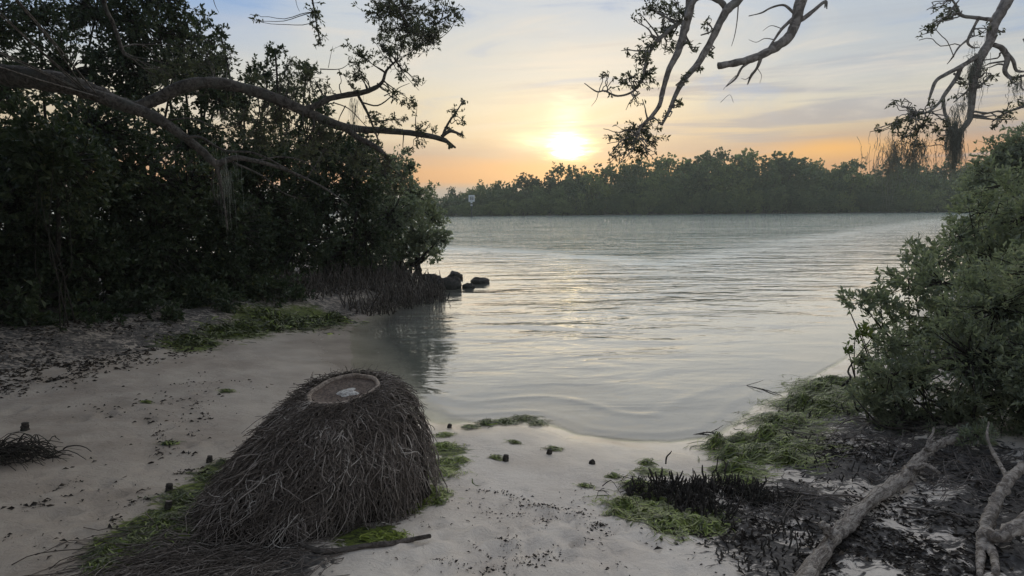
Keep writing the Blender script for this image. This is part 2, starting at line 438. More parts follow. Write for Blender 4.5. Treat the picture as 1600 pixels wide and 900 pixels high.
def ground(px, py, lift=0.0):
    z = .2
    for _ in range(9):
        q = plane(px, py, z); z = float(H(np.array([q[0]]), np.array([q[1]]))[0])
    q[2] = z + lift
    return q
def axis(lo, hi, step, mx_lo, mx_hi, g_=1.13):
    a = list(np.arange(lo, hi, step)); s = step; v = a[-1]
    while v < mx_hi: s *= g_; v += s; a.append(v)
    s = step; v = lo; pre = []
    while v > mx_lo: s *= g_; v -= s; pre.append(v)
    return np.array(pre[::-1] + a)
def grid(xs, ys):
    X_, Y_ = np.meshgrid(xs, ys); nx, ny = len(xs), len(ys)
    i = np.arange(ny - 1)[:, None] * nx + np.arange(nx - 1)[None]
    return X_.ravel(), Y_.ravel(), np.stack([i, i + 1, i + nx + 1, i + nx], -1).reshape(-1, 4)
gx, gy, gF = grid(axis(-5.2, 5.2, .04, -720, 720), axis(1.4, 8.2, .04, -60, 720))
gh = H(gx, gy); gd = shore_sd(gx, gy)
def blobs_mask(L, x, y, z=.25):
    s = np.zeros_like(x)
    for px, py, r_ in L:
        q = plane(px, py, z if py < 900 else .3); s = np.maximum(s, np.exp(-((x - q[0]) ** 2 + (y - q[1]) ** 2) / r_ ** 2))
    return s
ld = left_depth(gx, gy)
mud = np.maximum(blobs_mask(MUDPX, gx, gy) * .82, np.clip(ld / .6 + 1.2, 0, .60)) + .12 * fbm2(gx, gy, 6, 3)
mud = np.maximum(mud, np.clip((gx - 4.0 + .5 * fbm2(gx, gy, 1.1, 17)) / 1.4, 0, .8) * (gd > 0)); mud = np.where(gy > 60, 1, mud)
wet = np.clip(1.15 - gd / (1.0 + 1.0 * np.clip((-gx - .6) / 1.5, 0, 1)) + .15 * fbm2(gx, gy, 2.2, 14), 0, 1)
alg = blobs_mask(ALGPX, gx, gy, .18) + .1 * fbm2(gx, gy, 9, 8)
m, b_ = mat('beach_sand'); P_ = wpos(b_)
nA = b_.noise(P_, 1.7, 5, .6); nB = b_.noise(P_, 26, 5, .65, .4); nC = b_.noise(P_, 160, 3, .6); nD = b_.noise(b_.vscale(P_, (1, 1.6, 1)), 9, 6, .7, 1.2)
sand = b_.mix(b_.ss(nA, .35, .7), (.72, .645, .56), (.60, .525, .45))
sand = b_.mix(b_.m('MULTIPLY', b_.ss(nC, .5, .75), .35), sand, (.33, .29, .25))
speck = b_.m('MULTIPLY', b_.ss(nB, .64, .70), b_.ss(nA, .42, .62))
sand = b_.mix(b_.m('MULTIPLY', speck, .85), sand, (.13, .11, .095))
wetl = b_.mix(1.0, sand, (.80, .77, .72, 1), 'MULTIPLY')
shaded_wetc = b_.mix(1.0, sand, (.48, .46, .44, 1), 'MULTIPLY')
sand = b_.mix(attr(b_, 'wet'), sand, wetl)
sand = b_.mix(b_.m('MULTIPLY', attr(b_, 'shaded_damp'), b_.lin(nA, .3, .7, .75, 1.0)), sand, shaded_wetc)  # left sand darkened: dampness plus tree shade painted into the colour
mudf = b_.ss(b_.m('ADD', attr(b_, 'mud'), b_.m('MULTIPLY', b_.m('SUBTRACT', nD, .5), 2.2)), .42, .62)
mudc = b_.mix(b_.ss(nB, .35, .65), (.04, .036, .034), (.13, .118, .108))
c = b_.mix(mudf, sand, mudc)
algf = b_.ss(b_.m('ADD', attr(b_, 'alg'), b_.m('MULTIPLY', b_.m('SUBTRACT', nD, .5), 1.5)), .45, .7)
c = b_.mix(algf, c, b_.mix(b_.ss(nB, .4, .62), (.035, .045, .012), (.13, .16, .030)))
rough = b_.m('ADD', b_.lin(attr(b_, 'wet'), 0, 1, .92, .16), b_.m('MULTIPLY', nD, .12))
hh = b_.m('ADD', b_.m('ADD', b_.m('MULTIPLY', nD, .022), b_.m('MULTIPLY', nB, .008)), b_.m('MULTIPLY', nC, .0018))
bp = b_.n('ShaderNodeBump'); bp.inputs['Distance'].default_value = 1.0
b_.put(bp.inputs['Strength'], b_.lin(attr(b_, 'wet'), .3, 1, .75, .12)); b_.put(bp.inputs['Height'], hh)
out(b_, princ(b_, c, rough, .4, bp.outputs[0])); M_sand = m
g_o = obj('ground', mesh('ground', np.stack([gx, gy, gh], -1), gF, M_sand, True, {'mud': mud, 'wet': wet, 'alg': alg, 'shaded_damp': np.clip((-gx - .75 - .12 * (gy - 4)) / .9 + .3 * fbm2(gx, gy, 2.6, 15), 0, 1)}))
tag(g_o, kind='structure')

# ------------------------------------------------------------------ water
wx, wy, wF = grid(axis(-4.5, 8, .05, -720, 720), axis(4.6, 11, .05, -2, 720, 1.08))
wd = -shore_sd(wx, wy); depth = np.maximum(-H(wx, wy, False), 0)
warp = wd + .06 * fbm2(wx, wy, 1.6, 41)
wz = .005 * np.exp(-((warp - .22) / .05) ** 2) + .009 * np.exp(-((warp - .62 - .12 * np.sin(wx * 1.3 + .4)) / .06) ** 2) * np.clip(1.2 - np.abs(wx - .6) / 2.2, 0, 1) + .004 * np.exp(-((warp - 1.25 - .2 * np.sin(wx)) / .12) ** 2) * np.clip((wx + .2) / 2, 0, 1)
wz = wz * (.45 + .55 * np.clip(fbm2(wx, wy, 1.1, 47, 2) + .5, 0, 1)); wz = wz * np.exp(-np.maximum(wy - 7, 0) / 2.0) + .002
m, b_ = mat('lagoon_water'); P_ = wpos(b_)
wind = attr(b_, 'wind')
w1 = b_.noise(b_.vscale(P_, (.55, 1.5, 1), rot=(0, 0, R(-42))), 1.0, 4, .5, .6)
w2 = b_.noise(b_.vscale(P_, (1.3, 3.4, 1), rot=(0, 0, R(38))), 1.0, 3, .5, .4)
w3 = b_.noise(b_.vscale(P_, (.2, .55, 1), rot=(0, 0, R(26))), 1.0, 2, .5, .4)
hw = b_.m('ADD', b_.m('MULTIPLY', w1, .26), b_.m('ADD', b_.m('MULTIPLY', w2, .075), b_.m('MULTIPLY', w3, .30)))
w5 = b_.noise(b_.vscale(P_, (.055, .17, 1), rot=(0, 0, R(10))), 1.0, 3, .6, .4)
hw = b_.m('MULTIPLY', b_.m('ADD', hw, b_.m('MULTIPLY', b_.m('MULTIPLY', w5, .8), b_.ss(attr(b_, 'wind'), .75, 1.0))), wind)
bp = b_.n('ShaderNodeBump'); bp.inputs['Distance'].default_value = 1.0; bp.inputs['Strength'].default_value = 1.0; b_.put(bp.inputs['Height'], hw)
fr = b_.n('ShaderNodeFresnel'); fr.inputs[0].default_value = 1.85; nt_ = b_.nt; nt_.links.new(bp.outputs[0], fr.inputs[1])
gl = b_.n('ShaderNodeBsdfGlossy'); gl.inputs['Roughness'].default_value = .015; nt_.links.new(bp.outputs[0], gl.inputs['Normal'])
tr = b_.n('ShaderNodeBsdfTransparent'); tr.inputs[0].default_value = (.90, .92, .88, 1)
df = b_.n('ShaderNodeBsdfDiffuse'); b_.put(df.inputs[0], b_.mix(b_.ss(attr(b_, 'depth'), .2, 1.6), (.67, .70, .62), (.045, .115, .105)))
mb = b_.n('ShaderNodeMixShader'); b_.put(mb.inputs[0], b_.m('SUBTRACT', 1.0, b_.m('EXPONENT', b_.m('MULTIPLY', attr(b_, 'depth'), -2.6))))
nt_.links.new(tr.outputs[0], mb.inputs[1]); nt_.links.new(df.outputs[0], mb.inputs[2])
ms = b_.n('ShaderNodeMixShader'); nt_.links.new(b_.m('MULTIPLY', fr.outputs[0], attr(b_, 'edge')), ms.inputs[0]); nt_.links.new(mb.outputs[0], ms.inputs[1]); nt_.links.new(gl.outputs[0], ms.inputs[2])
out(b_, ms.outputs[0]); M_water = m
windv = np.clip((wd - .15) / 9, .0, 1) ** 1.15 * .96 + .04
w_o = obj('water', mesh('water', np.stack([wx, wy, wz], -1), wF, M_water, True, {'depth': depth, 'wind': windv, 'edge': np.clip(depth / (.003 + .035 * np.clip((-wx - .35) / .8, 0, 1) * np.clip((14 - wy) / 5, 0, 1)), 0, 1)}))
tag(w_o, kind='structure')

# ------------------------------------------------------------------ trees and shrubs
def plant(name, label, cat, base, blobs, L, leafmat, bark=None, group=None, k=7, lai=3.6, gap=-.35, rad=.05, wr=.42, cheap=False, spread=1.0, upb=.35, twig=.2, leaf_parts=0, stems=1):
    """a shrub or tree: trunk with a limb into every clump, twigs, and leaf rosettes; blobs rows (x,y,z,r)"""
    base = np.asarray(base, float); root = thing(name, label, cat, base, group)
    wood, B_, D_, L_, T_ = [], [], [], [], []
    la = L * L * wr * .62
    for i, (cx, cy_, cz, r_) in enumerate(blobs):
        c = np.array([cx, cy_, cz]); st = base + np.append(rng.normal(0, .12 * stems, 2), -.12)
        mid_ = st * .45 + c * .55 + np.append(rng.normal(0, .15 * r_ + .05, 2), -.12 * abs(c[2] - st[2]))
        q1 = st * .8 + c * .2 + np.append(rng.normal(0, .05, 2), .1 * abs(c[2] - st[2]))
        wood.append(limb(np.array([[*st, rad], [*q1, rad * .8], [*mid_, rad * .55], [*c, rad * .25]]), 6, .06, i))
        n = int(lai * math.pi * r_ * r_ / (k * la)); n = max(n, 5)
        T, U = blob_tips(c, r_, n, i + int(abs(cx) * 100) % 97, gap)
        if len(T) == 0: continue
        U = unit(U + rng.normal(0, .45, U.shape) + np.array([0, 0, upb]))
        nt2 = max(2, int(len(T) * twig)); sel = rng.choice(len(T), min(nt2, len(T)), replace=False)
        tt = T[sel]; s_ = c + (tt - c) * rng.uniform(.0, .25, (len(tt), 1)); u_ = np.linspace(0, 1, 5)[None, :, None]
        PP = s_[:, None] * (1 - u_) + tt[:, None] * u_ + np.sin(u_ * math.pi) * rng.normal(0, .07 * r_, (len(tt), 1, 3))
        RR = np.linspace(.011, .0025, 5)[None] * np.ones((len(tt), 1)) * min(1.6, max(.5, r_ * 1.6))
        wood.append(tubes(PP, RR, 4, False))
        bb, dd, ll, ci = rosette(T, U, k, L, spread)
        B_.append(bb); D_.append(dd); L_.append(ll)
        T_.append(np.clip(.45 + .16 * wob(bb, 2.5 / max(r_, .2), 77) + rng.normal(0, .2, len(bb)), 0, 1))
    V, F = join(wood); part(root, 'trunk', V, F, bark or M_barkd, True)
    B_, D_, L_, T_ = map(np.concatenate, (B_, D_, L_, T_))
    if leaf_parts:                                   # the largest leaves in view stand alone
        dist = np.linalg.norm(B_ - np.array([0, 0, CAMZ]), axis=1); score = L_ / dist
        idx = np.argsort(-score)[:leaf_parts * 3][::3]
        keep = np.ones(len(B_), bool); keep[idx] = False
        for q in idx:
            Vl, Fl = leaves(B_[q:q + 1], D_[q:q + 1], L_[q:q + 1], wr)
            o = part(root, 'leaf', Vl, Fl, leafmat, base=B_[q], fattrs={'tint': np.full(len(Fl), T_[q])}); o.location = tuple(B_[q] - base)
        B_, D_, L_, T_ = B_[keep], D_[keep], L_[keep], T_[keep]
    V, F = (leaves2(B_, D_, L_, wr * 1.15) if cheap else leaves(B_, D_, L_, wr))
    part(root, 'crown', V, F, leafmat, kind='stuff', fattrs={'tint': np.repeat(T_, 2 if cheap else 4)})
    return root

def pxblobs(L, depth, jit=.5):
    o = []
    for q in L:
        px, py, r_ = q[:3]; dd = depth + (q[3] if len(q) > 3 else rng.uniform(-jit, jit))
        o.append((*pt(px, py, dd), r_ / FPX * dd))
    return o
def at_ground(px, py): return ground(px, py)
def on(x, y): return np.array([x, y, float(H(np.array([x]), np.array([y]))[0])])
def base_at(px, y):
    q = pt(px, 450, y); return on(q[0], y)

LG = 'mangroves on the left bank'
left_trees = [
 ('dark mangrove under the thick end of the oak limb, at the far left edge', 40, 9.0, [(30, 330, 110), (40, 440, 90), (110, 400, 90), (90, 250, 95), (-60, 380, 120), (-50, 250, 120)]),
 ('dark mangrove behind the oak limb where it forks, left of the bright sky gaps', 175, 10.6, [(170, 300, 110), (180, 420, 90), (240, 370, 90), (150, 200, 80), (100, 480, 60), (230, 450, 70)]),
 ('dense mangrove below the oak limb with small sky gaps showing through', 300, 11.6, [(290, 300, 100), (300, 420, 90), (350, 350, 80), (290, 220, 70), (360, 440, 60)]),
 ('dark mangrove in the middle of the left bank over a grassy green patch', 410, 13.0, [(410, 330, 85), (400, 420, 65), (460, 380, 70), (420, 250, 70), (370, 260, 60)]),
 ('mangrove with bright sky holes in its crown, beside the bank of breathing roots', 520, 14.5, [(500, 310, 75), (520, 405, 52), (570, 370, 60), (510, 240, 60), (560, 300, 50), (560, 250, 40)]),
 ('greener mangrove at the tip of the left bank, leaning out over the rocks', 640, 16.6, [(610, 340, 58), (620, 395, 45), (660, 370, 38), (600, 270, 48), (676, 340, 26), (645, 305, 38), (688, 372, 18), (640, 260, 18), (675, 395, 18), (570, 410, 45)]),
 ('tall mangrove rising above the oak limb in the top left corner', 60, 12.4, [(60, 30, 60), (150, 20, 70), (10, 130, 55), (110, 110, 70), (-40, 40, 90), (200, 90, 60), (-60, 150, 90)]),
 ('tall bushy mangrove above the limb whose crown ends against blue sky', 260, 13.2, [(225, 40, 75), (285, 60, 55), (330, 95, 42), (270, 120, 70), (200, 140, 60), (310, 40, 28), (240, -10, 60), (340, 150, 50)]),
 ('leafy mangrove just above the middle of the oak limb, against the pale sky', 430, 14.4, [(420, 115, 36), (380, 160, 45), (440, 160, 40), (345, 55, 14), (480, 215, 45), (560, 230, 38), (430, 80, 16), (480, 110, 20), (500, 170, 30)]),
]
for lb, px, dep, bl in left_trees:
    base = base_at(px, dep + .3)
    far_ = px > 600; py0 = np.mean([q[1] for q in bl])
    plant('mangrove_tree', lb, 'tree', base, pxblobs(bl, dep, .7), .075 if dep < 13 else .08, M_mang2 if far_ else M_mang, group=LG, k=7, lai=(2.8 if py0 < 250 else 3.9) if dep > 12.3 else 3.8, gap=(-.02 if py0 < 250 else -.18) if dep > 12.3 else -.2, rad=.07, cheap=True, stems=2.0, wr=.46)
for lb, x, yy in [('unseen mangrove added for shade beside the left edge, in front of the oak trunk', -8.2, 4.2), ('unseen mangrove added for shade left of the beach, beyond the left edge', -7.4, 1.2), ('unseen mangrove added for shade left of the beach and behind the viewer', -6.2, -2.2)]:  # trees out of view, added to darken the sand on the left
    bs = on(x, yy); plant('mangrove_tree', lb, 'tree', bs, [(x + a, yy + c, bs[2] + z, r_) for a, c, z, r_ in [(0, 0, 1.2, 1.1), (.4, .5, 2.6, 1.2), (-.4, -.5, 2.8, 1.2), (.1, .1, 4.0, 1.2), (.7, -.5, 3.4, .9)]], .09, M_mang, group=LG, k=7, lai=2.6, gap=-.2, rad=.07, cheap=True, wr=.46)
UG = 'low shrubs along the foot of the left bank'
low = [('broad-leaved low shrub at the left edge above the dark litter line', 10, 500, 8.0, [(10, 480, 55), (60, 505, 35), (-50, 490, 70)]),
       ('low dark shrub on the left bank between the left edge and the sandy slope', 130, 505, 8.6, [(130, 490, 45), (170, 510, 28), (90, 505, 30)]),
       ('pale leafy low shrub at the foot of the dark mangrove, above the sandy slope', 230, 490, 9.4, [(225, 470, 42), (265, 490, 28), (190, 480, 30)]),
       ('small low shrub with speckled leaves left of the green algae bank', 330, 480, 10.3, [(325, 465, 38), (290, 480, 25), (360, 470, 26)]),
       ('low shrub behind the brightest green patch of the left bank', 430, 470, 11.5, [(425, 450, 34), (460, 455, 24), (395, 460, 26)]),
       ('pale broad-leaved bush hanging below the oak limb at the far left', 60, 520, 7.9, [(40, 195, 38), (85, 215, 30), (60, 250, 40), (20, 240, 40), (100, 260, 26)])]
for lb, px, py, dep, bl in low:
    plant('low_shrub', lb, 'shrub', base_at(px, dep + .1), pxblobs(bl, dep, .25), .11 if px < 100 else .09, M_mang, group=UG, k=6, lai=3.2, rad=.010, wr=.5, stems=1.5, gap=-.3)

# right bank
RG = 'mangroves on the right bank'
right = [
 ('mangrove bush whose leafy sprays reach out over the water on the right bank', 1420, 6.3, [(1345, 472, 26), (1375, 462, 34), (1320, 468, 14), (1420, 445, 52), (1470, 440, 60), (1400, 492, 32), (1480, 500, 65), (1372, 505, 20), (1440, 520, 50), (1540, 470, 70)], .078, M_mang2, 130),
 ('mangrove bush further along the right bank with upright sprays above the water', 1520, 8.0, [(1432, 395, 26), (1465, 400, 40), (1500, 370, 40), (1530, 330, 46), (1570, 290, 48), (1545, 400, 70), (1440, 420, 30), (1600, 340, 70), (1510, 310, 14)], .085, M_mang2, 60),
 ('large drooping mangrove bush above the driftwood log on the right bank', 1500, 5.2, [(1440, 600, 75), (1520, 560, 95), (1390, 590, 45), (1356, 572, 24), (1560, 480, 80), (1595, 620, 90), (1490, 645, 60), (1410, 640, 40), (1400, 540, 40), (1545, 650, 55), (1375, 615, 28), (1350, 600, 18), (1372, 640, 24), (1345, 560, 16), (1330, 600, 12), (1420, 690, 30), (1340, 640, 16), (1460, 685, 34), (1520, 690, 36), (1385, 665, 26), (1355, 625, 22), (1330, 615, 14)], .052, M_mang2, 110),
 ('mangrove bush filling the right edge nearest the viewer', 1660, 4.6, [(1610, 560, 80), (1620, 650, 60), (1640, 430, 80), (1700, 560, 120), (1590, 690, 30), (1530, 680, 30)], .052, M_mang2, 50),
 ('yellow-green young mangrove at the waterline beside the right bank', 1365, 6.2, [(1345, 520, 15), (1325, 545, 11), (1362, 528, 13), (1335, 530, 10)], .075, M_sprig, 40)]
for lb, px, dep, bl, L, mm, lp in right:
    plant('mangrove_bush', lb, 'bush', base_at(px, dep + .1), pxblobs(bl, dep, .3), L, mm, group=RG, k=6, lai=3.1 if L < .06 else 2.4, gap=-.05, rad=.016, wr=.34, stems=2.2, upb=.6, spread=.85, leaf_parts=lp)
for lb, x, yy, sc in [('mangrove bush beyond the right edge, beside the forked driftwood root', 5.4, 4.6, 1.0), ('mangrove bush beyond the right edge, behind the nearest bush', 6.4, 6.6, 1.2), ('mangrove bush out of frame on the right bank, at the water', 7.6, 9.2, 1.3), ('tall mangrove bush out of frame further along the right bank', 9.8, 11.5, 1.6), ('mangrove bush out of frame inland on the right bank', 9.2, 7.0, 1.5), ('far mangrove bush out of frame on the right bank', 14.5, 15.5, 2.0)]:
    bs = on(x, yy); plant('mangrove_bush', lb, 'bush', bs, [(x + a * sc, yy + c * sc, bs[2] + z * sc, r_ * sc) for a, c, z, r_ in [(0, 0, .5, .55), (.5, .3, .6, .5), (-.45, .2, .55, .5), (.1, -.4, .45, .45), (.1, .1, 1.1, .5), (-.3, .3, 1.0, .4)]], .08, M_mang2, group=RG, k=6, lai=2.6, gap=-.1, rad=.022, wr=.36, stems=2.0, cheap=True)
plant('mangrove_tree', 'bushy tree behind the right bank, below the mossy oak branch', 'tree', base_at(1590, 22), pxblobs([(1560, 245, 36), (1600, 232, 42), (1540, 275, 30), (1590, 285, 55), (1640, 240, 60), (1520, 300, 24), (1560, 320, 40)], 22, .8), .13, M_mang2, k=7, lai=3.4, rad=.12, cheap=True, stems=2)
plant('mangrove_tree', 'tree with a low crown on the right shore beside the far treeline', 'tree', base_at(1560, 38), pxblobs([(1540, 265, 26), (1580, 262, 30), (1510, 285, 22), (1560, 295, 34), (1610, 280, 50)], 38, 1.0), .2, M_mang2, k=7, lai=3.4, rad=.15, cheap=True, stems=2)

# far treeline
def far_proto(seed, label):
    global rng
    keep_rng = rng; rng = np.random.default_rng(seed)
    bl = [(0, 0, .55, .30), (.28, .1, .42, .26), (-.3, -.05, .40, .27), (.05, -.2, .34, .28), (.12, .15, .78, .20), (-.14, 0, .74, .21), (.3, -.1, .62, .17), (-.34, .1, .6, .16), (-.2, -.25, .2, .24), (.28, -.2, .18, .24), (0, .1, .16, .28)]
    bl = [(x + rng.normal(0, .05), y_ + rng.normal(0, .05), z + rng.normal(0, .05), r_ * rng.uniform(.8, 1.15)) for x, y_, z, r_ in bl]
    root = plant('far_mangrove', label, 'tree', (0, 0, 0), bl, .042, M_far, k=6, lai=2.6, gap=-.15, rad=.018, cheap=True, wr=.7, twig=.1)
    for ch in root.children:
        for v in (): pass
    rng = keep_rng
    return root
FG = 'mangroves on the far shore'
LB = 'dark green mangrove within the dense treeline across the water'
protos = [far_proto(300 + i, LB) for i in range(6)]
prof = np.array([(560, 312), (660, 308), (690, 302), (730, 291), (770, 280), (830, 271), (880, 259), (930, 262), (980, 252), (1040, 250), (1090, 236), (1140, 231), (1200, 240), (1250, 247), (1300, 245), (1370, 253), (1450, 250), (1520, 250), (1700, 240), (2600, 240)])
used = set(); cnt = 0
for row, (y0, hf, step) in enumerate([(144, 1.0, 3.6), (138, .80, 3.9), (133.6, .48, 3.7)]):
    x = -17.5
    while x < 128:
        yy = y0 + rng.uniform(-1.2, 1.2); px = 800 + x / yy * 1000 * 1.0
        top = np.interp(px, prof[:, 0], prof[:, 1]) ; hor = 322 - (px - 800) * math.tan(ROLL)
        h_ = max(2.2, (hor - top + 0.0) / 1000 * yy + 2.0) * hf * (rng.uniform(.68, 1.12) if row else rng.uniform(.84, 1.12))
        k_ = rng.integers(0, 6)
        o = protos[k_] if k_ not in used else copy_tree(protos[k_]); used.add(k_)
        o.location = (x, yy, float(H(np.array([x]), np.array([yy]), False)[0]) - .1)
        wd_ = max(h_ * .95, 5.6 if row < 2 else 5.0) * rng.uniform(.9, 1.2)
        o.scale = (wd_, wd_, h_); o.rotation_euler = (0, 0, rng.uniform(0, 6.28)); pxo = 800 + (x / yy) * 1000; where = next(w_ for lim, w_ in [(712, 'left of the white sign'), (765, 'behind the white sign'), (835, 'between the white sign and the sun'), (940, 'under the setting sun'), (1065, 'under the hanging oak branches'), (1195, 'where the treeline is highest'), (1385, 'under the orange break in the clouds'), (1e9, 'under the mossy branch and beyond')] if pxo < lim)
        tag(o, ['tall far mangrove at the back of the treeline, ', 'far mangrove in the middle depth of the treeline, ', 'low far mangrove at the waterline of the treeline, '][row] + where, 'tree', 'far shore mangroves ' + where + [', back', ', middle', ', front'][row])
        cnt += 1; x += step * rng.uniform(.7, 1.3)
for x, yy, h_ in [(-24, 152, 6), (-30, 160, 5.5), (-38, 172, 6), (-48, 190, 6.5), (-60, 205, 7), (-75, 225, 7), (-92, 255, 7.5), (-110, 285, 8)]:
    o = copy_tree(protos[cnt % 6]); cnt += 1
    o.location = (x, yy + 3, .1); o.scale = (8, 8, h_); o.rotation_euler = (0, 0, x)
    tag(o, 'low distant mangrove on the shore that curves away behind the left bank', 'tree', FG + ', far left')

# ------------------------------------------------------------------ oaks with hanging branches
def pline(L, dep_default):
    o = []
    for q in L:
        px, py = q[:2]; dd = q[3] if len(q) > 3 else dep_default
        o.append([*pt(px, py, dd), q[2] * .56 / FPX * dd])
    return np.array(o)
def oak(label, base, trunk_pts, branches, leafy, L, dep, moss=(), extra=(), k=4, tipdens=1.0, wr=.42, bark=None):
    M_bark = bark or globals()['M_bark']
    root = thing('oak_tree', label, 'tree', base)
    V, F = limb(np.array(trunk_pts, float), 14, .10, 3); part(root, 'trunk', V, F, M_bark, True)
    nodes = []
    for i, (pts, cut) in enumerate(branches):
        V, F = limb(pts, 10, .10, 20 + i); o = part(root, 'branch', V, F, M_bark, True)
        nodes.append(smooth_path(pts, 5))
    N_ = np.concatenate(nodes)
    tw, B_, D_, L_ = [], [], [], []
    for i, (cx, cy_, cz, r_, dn) in enumerate(leafy):
        c = np.array([cx, cy_, cz]); n = max(4, int(dn * tipdens * 62 * r_ * r_ * (.06 / L) ** 2 * 10))
        T, U = blob_tips(c, r_ * 1.12, n, 50 + i, -.3, .62, .95)
        if not len(T): continue
        # main twigs: from nearest branch node to the clump, then to the tips
        j = np.argmin(np.linalg.norm(N_[:, :3] - c, axis=1)); s0 = N_[j, :3]; r0 = min(N_[j, 3] * .6, .011)
        hubs = [c + rng.normal(0, r_ * .45, 3) for _ in range(max(2, int(3 + r_ * 6)))]
        HP = []
        for h_ in hubs:
            jj = np.argmin(np.linalg.norm(N_[:, :3] - h_, axis=1) + rng.uniform(0, .08, len(N_))); a0 = N_[jj, :3]; rr0 = min(N_[jj, 3] * .6, .009)
            u_ = np.linspace(0, 1, 8)[:, None]; sw = rng.normal(0, .05, 3) * np.linalg.norm(h_ - a0)
            path = a0 * (1 - u_) + h_ * u_ + np.sin(u_ * math.pi) * sw + np.sin(u_ * 9 + i) * rng.normal(0, .012, 3)
            tw.append(tubes(path, np.linspace(rr0, .003, 8), 5, False)); HP.append(path[3:])
        HP = np.concatenate(HP)
        dj = np.argmin(np.linalg.norm(T[:, None] - HP[None], axis=2) + rng.uniform(0, .25 * r_, (len(T), len(HP))), axis=1); s_ = HP[dj]
        u_ = np.linspace(0, 1, 6)[None, :, None]; dist = np.linalg.norm(T - s_, axis=1)[:, None, None]
        PP = s_[:, None] * (1 - u_) + T[:, None] * u_ + np.sin(u_ * math.pi) * rng.normal(0, .12, (len(T), 1, 3)) * dist + np.sin(u_ * 7) * rng.normal(0, .03, (len(T), 1, 3)) * dist
        tw.append(tubes(PP, np.linspace(.0036, .0014, 6)[None] * np.ones((len(T), 1)), 4, False))
        dr = unit(T - s_)
        bb, dd, ll, _ = rosette(T, unit(dr + rng.normal(0, .3, dr.shape)), k, L, .95); B_.append(bb); D_.append(dd); L_.append(ll)
        q = rng.integers(2, 5, len(T)); mid_ = PP[np.arange(len(T)), q]
        bb, dd, ll, _ = rosette(mid_, unit(dr + rng.normal(0, .6, dr.shape)), 3, L, 1.0); B_.append(bb); D_.append(dd); L_.append(ll)
    for path, r_a, r_b in extra:
        tw.append(limb(np.column_stack([path, np.linspace(r_a, r_b, len(path))]), 5, .05, 1, 4))
    if tw:
        V, F = join(tw); part(root, 'twigs', V, F, M_bark, True, kind='stuff')
    B_, D_, L_ = map(np.concatenate, (B_, D_, L_)); T_ = rng.beta(2, 2.6, len(B_))
    V, F = leaves(B_, D_, L_, wr); part(root, 'foliage', V, F, M_oak, kind='stuff', fattrs={'tint': np.repeat(T_, 4)})
    if moss:
        st = []
        for cx, cy_, cz, r_, ln, n in moss:
            n = int(n * 1.1)
            c = np.array([cx, cy_, cz]); s_ = c + rng.normal(0, 1, (n, 3)) * np.array([r_, r_ * .7, ln * .42]) * (rng.integers(0, 2, (n, 1)) * .7 + .4)
            le = ln * (.25 + 1.5 * rng.random((n, 1)) ** 2.2); u_ = np.linspace(0, 1, 10)[None, :, None]
            PP = s_[:, None] - u_ * le[:, None] * np.array([0, 0, .8]) + np.cumsum(rng.normal(0, .0055, (n, 10, 3)) * np.array([1, 1, .4]), axis=1)
            st.append(tubes(PP, np.linspace(.0019, .0006, 10)[None] * np.ones((n, 1)), 3, False))
        V, F = join(st); part(root, 'spanish_moss', V, F, M_moss, kind='stuff')
    return root
m, b_ = mat('spanish_moss'); c = b_.mix(b_.noise(wpos(b_), 30, 2), (.30, .31, .27), (.50, .51, .46)); tr = b_.n('ShaderNodeBsdfTranslucent'); b_.put(tr.inputs[0], c)
mx = b_.n('ShaderNodeMixShader'); mx.inputs[0].default_value = .45; b_.nt.links.new(princ(b_, c, .95, .1), mx.inputs[1]); b_.nt.links.new(tr.outputs[0], mx.inputs[2]); out(b_, mx.outputs[0]); M_moss = m

# left oak: trunk beyond the left edge, thick limb reaching over the bank
mainL = pline([(-330, 70, 44, 7.3), (-120, 98, 36, 7.4), (0, 116, 30, 7.5), (50, 122, 28, 7.55), (100, 130, 27, 7.6), (150, 146, 23, 7.7), (190, 162, 18, 7.75), (215, 166, 15, 7.8), (250, 152, 16, 7.9), (300, 131, 16, 8), (350, 132, 15, 8.2), (420, 150, 15, 8.4), (490, 180, 13, 8.6), (540, 199, 11, 8.8), (600, 204, 9, 9), (650, 209, 8, 9), (690, 217, 7, 9.1), (712, 231, 2.5, 9.1)], 8)
lowL = pline([(130, 142, 14, 7.55), (185, 162, 17, 7.65), (240, 182, 15, 7.7), (285, 212, 12, 7.75), (318, 238, 11, 7.8), (338, 256, 10, 7.8), (365, 247, 8, 7.9), (400, 252, 6, 8), (445, 265, 4.5, 8.1), (500, 290, 3, 8.2), (545, 320, 1.5, 8.3)], 7.8)
